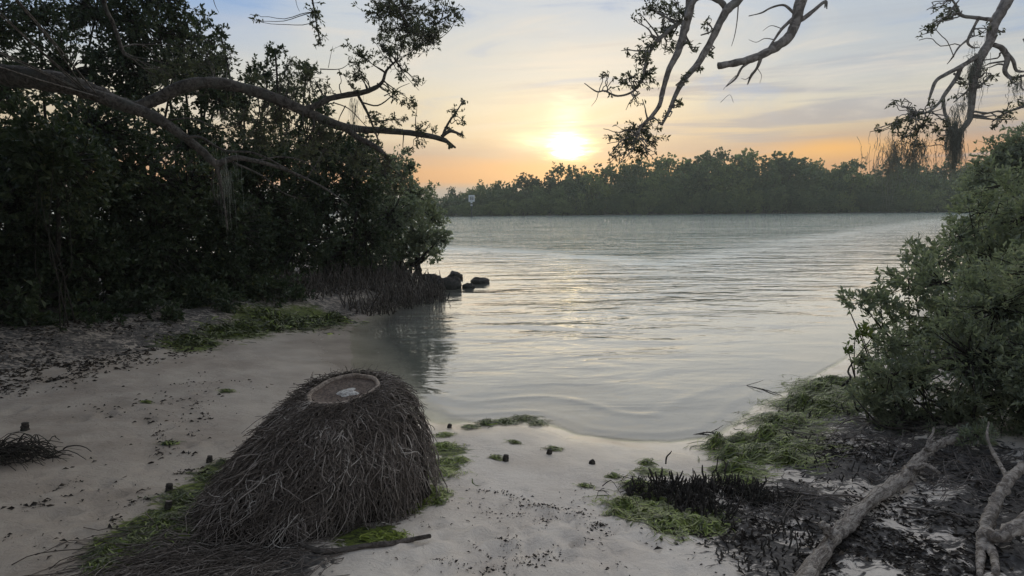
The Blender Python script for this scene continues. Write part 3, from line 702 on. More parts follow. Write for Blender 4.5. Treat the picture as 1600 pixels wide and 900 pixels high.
BL = [(mainL, 0), (lowL, 0),
      (pline([(470, 172, 9, 8.55), (495, 165, 9), (515, 154, 8), (545, 148, 8), (575, 142, 7), (596, 130, 5), (604, 110, 3.5), (622, 92, 2)], 8.6), 0),
      (pline([(535, 196, 9), (560, 215, 8), (590, 232, 7), (607, 252, 5), (600, 268, 2)], 8.8), 0),
      (pline([(690, 214, 5), (703, 205, 4.5), (720, 210, 3)], 9.1), 0),
      (pline([(690, 215, 4), (702, 190, 3), (716, 170, 2), (724, 156, 1.2)], 9.1), 0),
      (pline([(560, 150, 4), (572, 172, 3.5), (582, 195, 3), (592, 222, 2)], 8.7), 0),
      (pline([(338, 254, 7), (345, 290, 4), (352, 330, 3), (356, 360, 2)], 7.8), 0),
      (pline([(290, 215, 4), (315, 215, 3.5), (350, 235, 3), (400, 240, 2.5), (460, 270, 1.5)], 7.7), 0),
      (pline([(165, -60, 7), (162, 0, 6), (178, 40, 5), (192, 80, 4.5), (200, 90, 3)], 8.2), 0),
      (pline([(-330, 60, 20, 7.2), (-100, -150, 18, 7.5), (200, -170, 14, 8), (420, -130, 10, 8), (560, -60, 7, 8), (610, 0, 5, 8), (640, 40, 3, 8), (668, 70, 1.5, 8)], 8), 0),
      (pline([(420, -130, 6), (470, -60, 4), (488, 0, 2.5), (495, 40, 1.8), (502, 68, 1)], 8), 0)]
def lb(L, dep): return [(*pt(a, c, dep + rng.uniform(-.25, .25)), r_ / FPX * dep, dn) for a, c, r_, dn in L]
leafL = lb([(640, 30, 50, 1.3), (600, 12, 34, 1.2), (668, 55, 30, 1.2), (690, 20, 34, 1), (716, 25, 12, 1), (650, 72, 20, 1), (492, 20, 18, 1), (500, 62, 12, 1), (492, 45, 10, 1), (402, 30, 9, .8)], 8) \
    + lb([(560, 85, 24, 1), (555, 118, 22, 1.1), (600, 78, 26, .9), (628, 70, 24, .9), (632, 112, 18, .8), (650, 130, 14, .8), (640, 165, 18, .9), (620, 150, 14, .7), (598, 60, 16, .8), (480, 120, 26, 1.1), (468, 140, 24, 1.1), (455, 100, 14, .8), (505, 135, 16, .7), (590, 190, 20, .8), (620, 190, 18, .8), (655, 200, 16, .8)], 8.7) \
    + lb([(712, 175, 12, .9), (722, 190, 9, .8), (722, 160, 8, .7), (700, 200, 8, .8), (680, 203, 10, .8), (722, 212, 6, .8), (705, 228, 8, .6), (655, 226, 12, .7), (640, 236, 10, .6)], 9.1) \
    + lb([(300, 100, 40, .9), (350, 100, 30, .8), (250, 120, 30, .8), (400, 130, 20, .9), (430, 175, 34, 1.0), (510, 215, 30, 1.1), (560, 250, 30, 1.1), (420, 215, 40, 1), (370, 190, 34, .8), (480, 240, 34, 1), (600, 255, 20, .9), (620, 290, 24, .9)], 8.8) \
    + [(x, y_, z, r_, 3.6) for x, y_, z, r_ in [(-7.5, 6, 6.2, 1.4), (-5.5, 6.5, 6.6, 1.3), (-3.6, 6.6, 6.2, 1.1), (-6, 4, 6, 1.4), (-4.2, 4.6, 6.3, 1.2), (-8.5, 4, 5.6, 1.4), (-6.5, 2, 5.6, 1.3), (-4.5, 2.6, 5.6, 1.1), (-9, 7.5, 5.6, 1.4), (-2.6, 3.6, 6.0, 1.1), (-2.9, 1.4, 5.6, 1.2), (-6.5, 0, 5.2, 1.4), (-4.6, .2, 5.4, 1.2), (-8.4, 1.5, 5.0, 1.5), (-7.6, 4.6, 4.4, 1.0)]]  # crown clumps above the view, thickened to shade the left sand
xtr = [(np.array([pt(a, c, dd) for a, c, dd in L]), r0, r1) for L, r0, r1 in [
    ([(330, -20, 8), (335, 5, 8), (342, 20, 8)], .006, .002), ([(590, -30, 8), (598, -5, 8), (600, 10, 8)], .005, .002),
    ([(460, -20, 8), (463, 5, 8), (468, 18, 8)], .004, .002), ([(540, 165, 8.6), (530, 185, 8.6), (528, 200, 8.6)], .008, .003), ([(556, 165, 8.6), (552, 190, 8.6), (548, 215, 8.6)], .006, .002),
    ([(565, 160, 8.6), (590, 165, 8.6), (612, 150, 8.6), (622, 138, 8.6), (640, 130, 8.6)], .012, .003), ([(578, 180, 8.7), (598, 192, 8.7), (602, 210, 8.7)], .008, .003), ([(600, 150, 8.6), (620, 142, 8.6), (634, 150, 8.6)], .008, .002),
    ([(520, 160, 8.6), (545, 170, 8.6), (570, 195, 8.6), (586, 210, 8.6)], .009, .003), ([(500, 108, 8.6), (530, 108, 8.6), (545, 100, 8.6)], .008, .003), ([(513, 106, 8.6), (517, 85, 8.6), (520, 72, 8.6)], .004, .002),
    ([(250, 190, 7.7), (300, 185, 7.8), (340, 200, 7.9), (380, 195, 8)], .012, .004), ([(300, 250, 7.8), (290, 265, 7.8), (315, 270, 7.8)], .008, .003), ([(360, 252, 7.9), (410, 275, 8), (440, 300, 8.1), (480, 315, 8.2)], .014, .004),
    ([(400, 252, 8), (440, 245, 8.1), (480, 255, 8.2), (510, 285, 8.3)], .012, .004), ([(340, 260, 7.8), (330, 290, 7.8), (342, 320, 7.8)], .01, .003)]]
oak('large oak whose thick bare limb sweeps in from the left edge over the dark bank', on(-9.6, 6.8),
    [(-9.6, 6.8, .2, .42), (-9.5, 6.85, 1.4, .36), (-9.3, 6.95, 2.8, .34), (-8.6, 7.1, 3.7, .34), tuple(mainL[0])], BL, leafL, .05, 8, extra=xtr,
    moss=[(*pt(553, 160, 8.7), .06, .35, 60), (*pt(350, 270, 7.8), .08, .5, 60)])

# oak over the middle: branches hanging from above
b1 = pline([(1080, -45, 14), (1078, 10, 12), (1070, 45, 11), (1060, 80, 9.5), (1046, 108, 8), (1036, 140, 7), (1030, 165, 6), (1018, 182, 5), (1003, 196, 3.5), (995, 215, 2)], 5.5)
b2 = pline([(1185, -45, 13), (1155, -2, 12), (1134, 18, 11), (1112, 62, 9.5), (1090, 100, 8.5), (1068, 125, 7.5), (1055, 150, 6), (1046, 172, 5), (1034, 196, 3)], 5.4)
b3 = pline([(1280, -60, 15), (1252, 0, 14), (1243, 35, 14), (1232, 58, 13), (1208, 76, 12), (1180, 90, 10.5), (1150, 98, 9.5), (1122, 103, 9)], 5.2)
BT = [(b1, 0), (b2, 0), (b3, 1),
      (pline([(1072, 30, 7), (1085, 0, 8), (1105, -6, 8), (1125, 2, 8), (1136, 14, 9)], 5.45), 0),
      (pline([(1066, 32, 6), (1045, 48, 5.5), (1022, 70, 5), (1010, 95, 4), (1004, 120, 3.5), (990, 142, 3), (965, 150, 2.8), (945, 142, 2.5), (932, 143, 2), (913, 130, 1.2)], 5.6), 0),
      (pline([(1242, 36, 6), (1258, 27, 6), (1272, 16, 5), (1290, 2, 3.5), (1292, 14, 1.5)], 5.2), 0),
      (pline([(1240, 28, 5), (1222, 45, 4), (1210, 62, 3), (1200, 76, 2)], 5.2), 0),
      (pline([(1190, 88, 5), (1183, 106, 4), (1174, 118, 3.5), (1168, 132, 1.5)], 5.2), 0),
      (pline([(1180, 92, 4), (1160, 105, 3.5), (1150, 122, 3), (1135, 135, 1.5)], 5.2), 0),
      (pline([(1240, 20, 4), (1225, 8, 3), (1205, 12, 2.5), (1190, 20, 2), (1170, 25, 1.2)], 5.2), 0),
      (pline([(1130, 22, 4), (1122, 40, 3), (1110, 50, 2.5), (1095, 55, 1.8)], 5.4), 0)]
leafT = lb([(1020, 12, 22, 1.1), (1045, 5, 24, 1.2), (1040, 50, 24, 1.2), (1045, 75, 18, 1.1), (1015, 70, 18, 1), (1005, 95, 20, 1.1), (985, 85, 12, .8), (1010, 120, 20, 1.1), (985, 125, 18, 1), (965, 128, 16, .8), (945, 115, 10, .6), (1062, 20, 20, 1), (1000, 30, 10, .7)], 5.6) \
    + lb([(985, 210, 26, 1.3), (1008, 205, 24, 1.2), (970, 232, 22, 1), (995, 236, 24, 1.1), (1022, 222, 16, .9), (950, 215, 12, .7), (1028, 200, 12, .7), (960, 245, 14, .8), (1015, 240, 12, .7)], 5.5) \
    + lb([(1100, 42, 11, .8), (1075, 72, 12, .7), (1082, 78, 9, .7), (1112, 85, 6, .6), (1070, 120, 12, .5), (1060, 160, 9, .6), (1042, 178, 10, .7), (1092, 108, 5, .6), (990, 155, 10, .5)], 5.45) \
    + [(x, y_, z, r_, .5) for x, y_, z, r_ in [(4.9, .6, 5.6, .9), (5.2, -.8, 5.4, 1.2), (5.0, -2.0, 5.8, 1)]]
xtrT = [(np.array([pt(a, c, dd) for a, c, dd in L]), r0, r1) for L, r0, r1 in [
    ([(1154, 0, 5.4), (1152, 30, 5.4), (1148, 55, 5.4), (1143, 72, 5.4)], .006, .002), ([(935, 143, 5.6), (932, 155, 5.6), (924, 166, 5.6)], .004, .0015),
    ([(1126, 160, 5.3), (1140, 148, 5.3), (1146, 160, 5.3)], .002, .001), ([(1000, 145, 5.6), (985, 158, 5.6), (978, 172, 5.6)], .006, .002), ([(992, 150, 5.6), (998, 165, 5.6)], .005, .002),
    ([(1150, 118, 5.2), (1140, 128, 5.2), (1130, 140, 5.2)], .004, .0015), ([(1174, 118, 5.2), (1165, 124, 5.2), (1158, 122, 5.2)], .004, .0015), ([(1290, 0, 5.2), (1289, 12, 5.2)], .008, .005),
    ([(1210, 62, 5.2), (1195, 60, 5.2), (1182, 66, 5.2), (1170, 62, 5.2)], .004, .0015), ([(1222, 45, 5.2), (1205, 40, 5.2), (1192, 48, 5.2)], .004, .0015), ([(1183, 106, 5.2), (1190, 118, 5.2), (1187, 130, 5.2)], .003, .0012)]]
par = [tuple(np.append(np.array([2.9, 3.6, 5.3]), .10))]
BT += [(np.array([[3.9, .6, 4.6, .14], [3.4, 2.2, 5.3, .12], [2.9, 3.8, 5.2, .10], list(b3[0])]), 0), (np.array([[3.4, 2.2, 5.3, .10], [2.6, 3.9, 5.2, .09], list(b2[0])]), 0), (np.array([[2.6, 3.9, 5.2, .09], [2.0, 4.8, 4.9, .085], list(b1[0])]), 0)]
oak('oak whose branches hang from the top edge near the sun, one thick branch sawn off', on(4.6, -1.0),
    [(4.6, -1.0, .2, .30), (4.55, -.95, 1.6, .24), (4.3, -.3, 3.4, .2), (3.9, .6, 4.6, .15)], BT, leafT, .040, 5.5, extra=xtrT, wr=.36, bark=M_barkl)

# oak on the right
r1 = pline([(1600, -60, 16), (1580, -12, 15), (1566, 15, 14), (1554, 36, 13), (1546, 66, 11.5), (1532, 90, 11), (1522, 122, 10), (1518, 160, 8.5), (1515, 186, 7.5), (1503, 203, 7), (1496, 222, 5), (1494, 250, 2)], 5.0)
BR = [(r1, 0),
      (pline([(1534, 84, 7), (1505, 102, 6), (1482, 114, 5.5), (1463, 126, 5), (1455, 145, 3.5), (1450, 162, 2)], 5), 0),
      (pline([(1503, 102, 6), (1494, 122, 5.5), (1478, 145, 5), (1468, 160, 4), (1450, 175, 3), (1425, 180, 2)], 5), 0),
      (pline([(1474, 154, 4.5), (1476, 175, 4), (1483, 195, 4), (1480, 215, 3), (1477, 235, 2)], 5), 0),
      (pline([(1552, 70, 6), (1566, 76, 7), (1574, 92, 6.5), (1570, 112, 6), (1582, 122, 4), (1600, 118, 3), (1625, 110, 2)], 5), 0),
      (pline([(1572, 82, 5), (1583, 95, 4.5), (1588, 110, 4), (1602, 112, 2.5)], 5), 0),
      (pline([(1551, 31, 5), (1528, 28, 5), (1502, 24, 4), (1495, 10, 3), (1485, -4, 2.5)], 5), 0),
      (pline([(1529, 29, 4), (1518, 50, 3.5), (1512, 66, 3), (1520, 74, 2), (1530, 74, 1.2)], 5), 0),
      (pline([(1512, 62, 3), (1498, 74, 2.5), (1488, 90, 2), (1480, 100, 1)], 5), 0),
      (pline([(1548, 118, 3.5), (1530, 135, 3), (1512, 142, 2), (1490, 160, 1.5)], 5), 0),
      (pline([(1600, 60, 4), (1640, 140, 5), (1600, 165, 4), (1575, 175, 3), (1550, 190, 1.5)], 5.2), 0)]
leafR = lb([(1475, 28, 14, 1), (1462, 38, 14, 1), (1450, 45, 9, .8), (1482, 15, 10, .8), (1440, 55, 6, .6), (1456, 8, 8, .8), (1540, 45, 7, .7), (1555, 55, 7, .6), (1572, 28, 7, .6)], 5) \
    + lb([(1425, 178, 18, .8), (1405, 190, 18, .9), (1385, 198, 14, .8), (1365, 205, 11, .7), (1440, 195, 20, 1), (1415, 212, 18, .9), (1455, 165, 14, .7), (1430, 222, 16, .8), (1395, 165, 10, .6), (1465, 205, 14, .8), (1478, 195, 12, .7), (1412, 155, 7, .6)], 5) \
    + lb([(1510, 125, 12, .8), (1502, 150, 12, .9), (1535, 110, 12, .7), (1550, 122, 10, .7), (1558, 185, 10, .9), (1575, 178, 12, .9), (1590, 165, 14, .9), (1555, 200, 6, .7), (1590, 130, 10, .6)], 5.05) \
    + [(x, y_, z, r_, .5) for x, y_, z, r_ in [(6.0, 4.6, 5.6, 1.0), (6.8, 5.3, 5.4, 1.1), (6.6, 3.4, 5.6, 1.1), (7.3, 4.4, 4.6, 1.1)]]
BR += [(np.array([[5.9, 4.3, 3.2, .17], [5.3, 4.6, 4.4, .12], [4.6, 4.9, 4.5, .095], list(r1[0])]), 0)]
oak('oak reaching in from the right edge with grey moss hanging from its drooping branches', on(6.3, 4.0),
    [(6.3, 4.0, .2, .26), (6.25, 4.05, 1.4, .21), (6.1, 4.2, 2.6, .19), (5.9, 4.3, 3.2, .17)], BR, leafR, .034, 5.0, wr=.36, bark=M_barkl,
    moss=[(*pt(1400, 232, 5), .10, .22, 160), (*pt(1425, 235, 5), .09, .2, 150), (*pt(1388, 262, 5), .05, .18, 60), (*pt(1490, 200, 4.95), .025, .25, 260), (*pt(1496, 215, 4.95), .03, .22, 260), (*pt(1520, 110, 5), .03, .2, 160), (*pt(1528, 95, 5), .03, .15, 120), (*pt(1505, 165, 5), .025, .06, 40), (*pt(1592, 130, 5), .04, .1, 60), (*pt(1440, 225, 5), .08, .2, 100)])

# ------------------------------------------------------------------ palm stump with its skirt of roots
SB = ground(525, 792); top = pt(537, 607, SB[1] + .06); HT = top[2] - SB[2] + .05
m, b_ = mat('root_strand')
c = b_.ramp(attr(b_, 'tint'), [(0, (.085, .070, .060)), (.5, (.24, .205, .18)), (.85, (.42, .375, .335)), (1, (.66, .61, .55))])
out(b_, princ(b_, b_.mix(b_.ss(b_.noise(wpos(b_), 60, 2), .4, .7), c, b_.mix(1.0, c, (.6, .6, .6, 1), 'MULTIPLY')), .85, .2)); M_root = m
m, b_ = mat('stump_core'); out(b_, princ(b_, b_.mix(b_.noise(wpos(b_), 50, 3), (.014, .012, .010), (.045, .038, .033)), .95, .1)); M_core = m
m, b_ = mat('stump_cut'); P_ = ocoord(b_)
out(b_, princ(b_, b_.mix(b_.ss(b_.noise(P_, 60, 5, .7), .35, .65), (.06, .042, .033), (.17, .125, .10)), .7, .3, bump(b_, b_.noise(P_, 120, 4, .7), .006))); M_cut = m
m, b_ = mat('stump_rim'); out(b_, princ(b_, b_.mix(b_.ss(b_.noise(ocoord(b_), 40, 4, .7), .3, .7), (.13, .10, .08), (.42, .35, .29)), .8, .2, bump(b_, b_.noise(ocoord(b_), 90, 4), .006))); M_rim = m
m, b_ = mat('pale_sand_crust'); out(b_, princ(b_, b_.mix(b_.ss(b_.noise(ocoord(b_), 70, 4, .7), .35, .62), (.26, .24, .22), (.62, .60, .57)), .9, .2, bump(b_, b_.noise(ocoord(b_), 150, 3), .004))); M_crust = m

tn = unit(np.array([-.10, -.17, 1.0])); te = unit(np.cross([0, 1, 0], tn)); tf = np.cross(tn, te)
RT = .205
def skirt(s_, ph, off=0.0):
    """outside of the stump: s_ from the cut rim (0) to the sand (1), ph compass angle"""
    lf = np.maximum(0, np.cos(ph - R(208))) ** 2
    Rb = .60 + .30 * lf - .12 * np.maximum(0, np.cos(ph - R(275))) + .035 * np.sin(3 * ph + 1) + .02 * np.sin(7 * ph) - .05 * np.maximum(0, np.cos(ph - R(20))) ** 2
    p_r = .74 + .42 * lf
    f = np.minimum(s_, 1.3) ** p_r; bul = np.maximum(0, np.cos(ph - R(10)))
    g_ = s_ ** (1.75 - .55 * lf + .4 * bul)
    rim = top + RT * (np.cos(ph)[..., None] * te + np.sin(ph)[..., None] * tf)
    bx = SB[0] + Rb * np.cos(ph); by = SB[1] + .10 + Rb * np.sin(ph)
    bz = H(bx, by, False)
    q = np.stack([bx, by, bz], -1)
    out_ = np.stack([np.cos(ph), np.sin(ph), np.zeros_like(ph)], -1)
    p = np.stack([rim[..., 0] * (1 - f) + q[..., 0] * f, rim[..., 1] * (1 - f) + q[..., 1] * f, rim[..., 2] * (1 - g_) + q[..., 2] * g_], -1)
    return p + out_ * np.asarray(off)[..., None] + np.array([0, 0, .55]) * np.asarray(off)[..., None]
stump = thing('palm_stump', 'cut palm stump standing on a thick skirt of dry grey-brown roots on the sand', 'stump', (SB[0], SB[1], SB[2]))
na, ns = 72, 26
S_, A_ = np.meshgrid(np.linspace(0, 1.04, ns), np.arange(na) * 2 * math.pi / na, indexing='ij')
V = skirt(S_.ravel(), A_.ravel(), np.full(S_.size, -.022) + .018 * wob(np.stack([np.cos(A_.ravel()) * 3, np.sin(A_.ravel()) * 3, S_.ravel() * 4], -1), 2.2, 4) * S_.ravel())
i = np.arange(ns - 1)[:, None] * na; j = np.arange(na)[None]; j2 = (j + 1) % na
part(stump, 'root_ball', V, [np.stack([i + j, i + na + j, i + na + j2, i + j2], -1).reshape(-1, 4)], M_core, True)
def strands(n, smin, smax, lmin, lmax, rmin, rmax, offs, npt=8, seed=1):
    ph0 = rng.uniform(0, 2 * math.pi, n); bias = rng.random(n) < .45
    ph0 = np.where(bias, rng.uniform(R(170), R(345), n), ph0)
    s0 = rng.uniform(smin, smax, n); ln = rng.uniform(lmin, lmax, n)
    u_ = np.linspace(0, 1, npt)[None]
    s_ = s0[:, None] + ln[:, None] * u_; s_ = np.minimum(s_, 1.05 + rng.uniform(-.03, .05, (n, 1)))
    tw = rng.normal(0, .13, n)[:, None] * u_ + rng.normal(0, .05, n)[:, None] * np.sin(u_ * rng.uniform(2, 7, (n, 1)))
    lift = offs * (rng.uniform(-.4, 1.0, n)[:, None] + .9 * rng.random((n, 1)) * np.sin(u_ * math.pi)) * (.25 + .75 * np.minimum(s_ * 1.6, 1))
    lift = lift + (rng.random((n, 1)) ** 2.5) * .05 * u_ ** 2.5
    P = skirt(s_, ph0[:, None] + tw, lift)
    P[..., 2] = np.maximum(P[..., 2], H(P[..., 0], P[..., 1], False) + .002)
    P += np.cumsum(rng.normal(0, .0036, P.shape), axis=1)
    kink = rng.integers(2, npt - 2, n)[:, None]; P += (np.maximum(np.arange(npt)[None] - kink, 0) / npt)[..., None] * rng.normal(0, .034, (n, 1, 3))
    Rr = rng.uniform(rmin, rmax, n)[:, None] * np.linspace(1, .55, npt)[None]
    return P, Rr
P, Rr = strands(6400, -.05, .90, .05, .22, .0020, .0040, .024)
P2, Rr2 = strands(700, .55, .95, .12, .30, .002, .004, .03)
V, F = join([tubes(P, Rr, 3, False), tubes(P2, Rr2, 3, False)])
tt = np.clip(rng.beta(1.5, 2.9, 7100) * (1 + .55 * np.clip(wob(np.concatenate([P[:, 3], P2[:, 3]]), 16, 88), -1, 1)) + .10 * (rng.random(7100) < .06), 0, .97)
tt = np.concatenate([np.repeat(tt[:6400], 7 * 3), np.repeat(tt[6400:], 7 * 3)])
part(stump, 'root_skirt', V, F, M_root, True, kind='stuff', fattrs={'tint': tt})
P, Rr = strands(300, .05, .8, .10, .32, .0028, .0050, .034)
for q in range(300):
    V, F = tubes(P[q], Rr[q], 4)
    o = part(stump, 'root', V, F, M_root, True, base=P[q, 0], fattrs={'tint': np.full(sum(len(f) for f in F), min(1, rng.beta(3, 3) * 1.05))})
    o.location = tuple(P[q, 0] - SB)
# trailing mat of fine roots towards the near left
n = 750; c0 = np.array([plane(a, c, .28) for a, c in [(330, 830), (290, 850), (390, 850), (440, 860), (240, 865), (350, 880), (420, 890), (300, 890)]])
cc = c0[rng.integers(0, len(c0), n)] + rng.normal(0, .16, (n, 3)); d_ = R(215) + rng.normal(0, .6, n); ln = rng.uniform(.12, .42, n); u_ = np.linspace(0, 1, 6)[None]
px_ = cc[:, 0:1] + np.cos(d_)[:, None] * ln[:, None] * u_ + np.cumsum(rng.normal(0, .012, (n, 6)), 1); py_ = cc[:, 1:2] + np.sin(d_)[:, None] * ln[:, None] * u_ + np.cumsum(rng.normal(0, .012, (n, 6)), 1)
pz_ = H(px_, py_) + rng.uniform(0, .035, (n, 1)) * np.sin(u_ * math.pi) + .003
V, F = tubes(np.stack([px_, py_, pz_], -1), rng.uniform(.0016, .0032, (n, 1)) * np.ones((1, 6)), 3, False)
part(stump, 'root_mat', V, F, M_root, True, kind='stuff', fattrs={'tint': np.repeat(rng.beta(1.5, 3, n), 15)})
# cut face: rim ring, sunken centre, pale crust
def ringmesh(r0, r1, z0, z1, n=56, jag=.0, seed=0):
    a = np.arange(n) * 2 * math.pi / n; jr = 1 + jag * wob(np.stack([np.cos(a), np.sin(a), 0 * a], -1), 4, seed)
    loops = []
    for rr_, zz in [(r0, z0 - .02), (r0, z0), (r0 * .7 + r1 * .3, z1 + .004), (r1, z1), (r1 + .004, z1 - .03)]:
        loops.append(top + (rr_ * jr)[:, None] * (np.cos(a)[:, None] * te + np.sin(a)[:, None] * tf) + zz * tn)
    V = np.concatenate(loops); i = np.arange(4)[:, None] * n; j = np.arange(n)[None]; j2 = (j + 1) % n
    return V, [np.stack([i + j, i + j2, i + n + j2, i + n + j], -1).reshape(-1, 4)]
V, F = ringmesh(.186, .212, -.004, .004, jag=.05, seed=2); part(stump, 'bark_rim', V, [F[0][:, ::-1]], M_rim, True)
def disc(c, r0, zf, nr=10, n=48, jag=0, seed=0, ell=1.0):
    a = np.arange(n) * 2 * math.pi / n; jr = 1 + jag * wob(np.stack([np.cos(a), np.sin(a), 0 * a], -1), 3, seed)
    V = [c + zf(0.0, 0.0) * tn]
    for k in range(1, nr + 1):
        rr_ = r0 * k / nr * jr
        V.extend(c + rr_[q] * (math.cos(a[q]) * te + ell * math.sin(a[q]) * tf) + zf(k / nr, a[q]) * tn for q in range(n))
    V = np.array(V); T3 = np.array([[0, 1 + q, 1 + (q + 1) % n] for q in range(n)])
    Q = np.array([[1 + k * n + q, 1 + (k + 1) * n + q, 1 + (k + 1) * n + (q + 1) % n, 1 + k * n + (q + 1) % n] for k in range(nr - 1) for q in range(n)])
    return V, [Q, T3]
V, F = disc(top, .192, lambda k, a: -.016 + .010 * k ** 6 + .003 * math.sin(9 * k + 3 * a)); part(stump, 'cut_face', V, F, M_cut, True)
V, F = disc(top + .022 * te - .035 * tf, .062, lambda k, a: -.004 - .012 * k ** 3 + .002 * math.sin(11 * k + 2 * a), 6, 28, .25, 5, .95); part(stump, 'pale_crust', V, F, M_crust, True)

# ------------------------------------------------------------------ driftwood, sticks, stubs
def gp(px, py, r_, lift=None):
    q = ground(px, py); q[2] += (r_ if lift is None else lift); return [*q, r_]
def wood_thing(name, label, cat, pts, m_, sides=10, lump=.12, kids=(), seed=0, group=None, pname='shaft', k=5, bark_=None):
    pts = np.array(pts); base = pts[0, :3].copy(); base[2] = float(H(base[0:1], base[1:2])[0])
    root = thing(name, label, cat, base, group)
    V, F = limb(pts, sides, lump, seed, k); part(root, pname, V, F, m_, True)
    for nm, kp in kids:
        V, F = limb(np.array(kp), 8, lump, seed + 1, 4); part(root, nm, V, F, m_, True)
    return root
_a = ground(1262, 905); _b = ground(1490, 706); _ang = math.atan2(_b[1] - _a[1], _b[0] - _a[0])
m, b_ = mat('log_wood'); gr = b_.vscale(b_.vscale(ocoord(b_), (1, 1, 1), rot=(0, 0, -_ang)), (.22, 1, 1))
n1 = b_.noise(gr, 42, 6, .7, 1.0); n2 = b_.noise(ocoord(b_), 7, 5, .65, .8); n3 = b_.noise(gr, 110, 3, .6); n4 = b_.noise(ocoord(b_), 34, 4, .7)
c = b_.mix(b_.ss(n1, .34, .62), (.14, .115, .097), (.56, .50, .44)); c = b_.mix(b_.m('MULTIPLY', b_.ss(n2, .54, .68), .6), c, (.24, .205, .175)); c = b_.mix(b_.m('MULTIPLY', b_.ss(n4, .62, .70), .8), c, (.05, .042, .036))
out(b_, princ(b_, c, .88, .2, bump(b_, b_.m('ADD', b_.m('ADD', n1, b_.m('MULTIPLY', n3, .4)), n4), .035))); M_log = m
lg = [gp(1225, 965, 0.0368, 0.034), gp(1262, 905, 0.0400, 0.038), gp(1298, 858, 0.0400, 0.043), gp(1322, 832, 0.0376, 0.047), gp(1347, 808, 0.0400, 0.055), gp(1385, 778, 0.0368, 0.064), gp(1412, 762, 0.0400, 0.068), gp(1436, 738, 0.0368, 0.093), (gp(1462, 722, 0.0288, 0.111)), gp(1490, 706, 0.0256, 0.119), gp(1530, 690, 0.0208, 0.128)]
wood_thing('driftwood_log', 'long pale weathered log lying from the bottom edge up into the right-hand bushes', 'log', lg, M_log, 20, .26,
           [('knot', [gp(1302, 865, .03, .10), gp(1288, 862, .026, .13), gp(1281, 858, .016, .145)]), ('broken_branch', [gp(1420, 755, .024, .10), gp(1445, 752, .016, .09), gp(1466, 757, .008, .08)]), ('broken_branch', [gp(1445, 735, .022, .13), gp(1452, 722, .012, .18), gp(1456, 714, .006, .2)])], 3, k=8)
fk = [gp(1530, 905, 0.0125, 0.012), gp(1533, 870, 0.0265, 0.040), gp(1537, 848, 0.0328, 0.072), gp(1550, 822, 0.0312, 0.112), gp(1565, 800, 0.0296, 0.152), gp(1582, 782, 0.0265, 0.176), gp(1610, 765, 0.0234, 0.192)]
wood_thing('driftwood_root', 'forked pale driftwood root at the bottom right corner', 'driftwood', fk, M_wood, 14, .22,
           [('root_fork', [gp(1537, 852, 0.0312, 0.072), gp(1560, 862, 0.0328, 0.080), gp(1590, 850, 0.0359, 0.112), gp(1615, 838, 0.0390, 0.144), gp(1650, 830, 0.0390, 0.160)]), ('root_tip', [gp(1575, 795, 0.0172, 0.160), gp(1560, 770, 0.0125, 0.176), gp(1545, 748, 0.0101, 0.208), gp(1538, 728, 0.0078, 0.240), gp(1540, 718, 0.0047, 0.256)]),
            ('root_stub', [gp(1545, 865, 0.0234, 0.048), gp(1552, 880, 0.0203, 0.032), gp(1556, 900, 0.0156, 0.016)])], 5, k=8)
wood_thing('fallen_stick', 'smooth brown curved stick lying on the sand in front of the palm stump', 'stick',
           [gp(445, 838, .009, .02), gp(475, 856, .013), gp(500, 865, .015), gp(530, 864, .014), gp(570, 857, .014), (gp(610, 853, .014)), gp(645, 848, .013, .02), gp(672, 846, .012, .03)], M_woodd, 8, .06, [('side_twig', [gp(463, 850, .008), gp(452, 862, .006), gp(446, 874, .004)])], 7)
BGp = 'dead branches lying under the right-hand bushes'
for lb_, pts in [('thin pale dead branch lying left of the log, pointing at the algae', [(1265, 776, .004), (1300, 778, .006), (1330, 779, .006), (1358, 781, .005)]),
                 ('straight grey dead branch lying right of the log under the bushes', [(1405, 793, .006), (1450, 802, .007), (1500, 812, .007), (1520, 818, .003)]),
                 ('thin pale dead branch arching along the edge of the bush', [(1290, 700, .004), (1315, 672, .005), (1345, 664, .005), (1378, 661, .003)]),
                 ('crooked dead twig standing up behind the log', [(1388, 740, .006), (1400, 718, .005), (1420, 700, .005), (1428, 680, .003)]),
                 ('long bent pale root arching up to the right of the log', [(1510, 752, .004), (1540, 765, .006), (1560, 776, .006), (1572, 786, .004)]),
                 ('short broken white twig lying beside the log', [(1446, 752, .006), (1455, 757, .006), (1463, 763, .005)]),
                 ('thin dark branch lying half in the water at the right shore', [(1140, 601, .004), (1165, 605, .005), (1200, 613, .005), (1222, 619, .003)]),
                 ('dark stick at the water edge beside the green algae bank', [(1083, 680, .004), (1110, 679, .007), (1135, 690, .008), (1155, 695, .005)]),
                 ('grey dead branch lying in the mud below the algae bank', [(1200, 770, .004), (1240, 774, .006), (1290, 781, .005), (1330, 789, .003)])]:
    P_l = [gp(a, c, r_, r_ + (.06 if 'arch' in lb_ or 'standing' in lb_ else .015) * math.sin(math.pi * k / (len(pts) - 1))) for k, (a, c, r_) in enumerate(pts)]
    mp = np.array(P_l[1]); d_ = np.array(P_l[2]) - mp
    wood_thing('dead_branch', lb_, 'branch', P_l, M_woodd if 'dark' in lb_ else M_stick, 6, .1,
               [('side_twig', [list(mp[:3]) + [.0035], list(mp[:3] + d_[:3] * .5 + np.array([.02, .05, .05])) + [.0028], list(mp[:3] + d_[:3] * .8 + np.array([.04, .12, .07])) + [.0015]])], len(lb_), BGp)
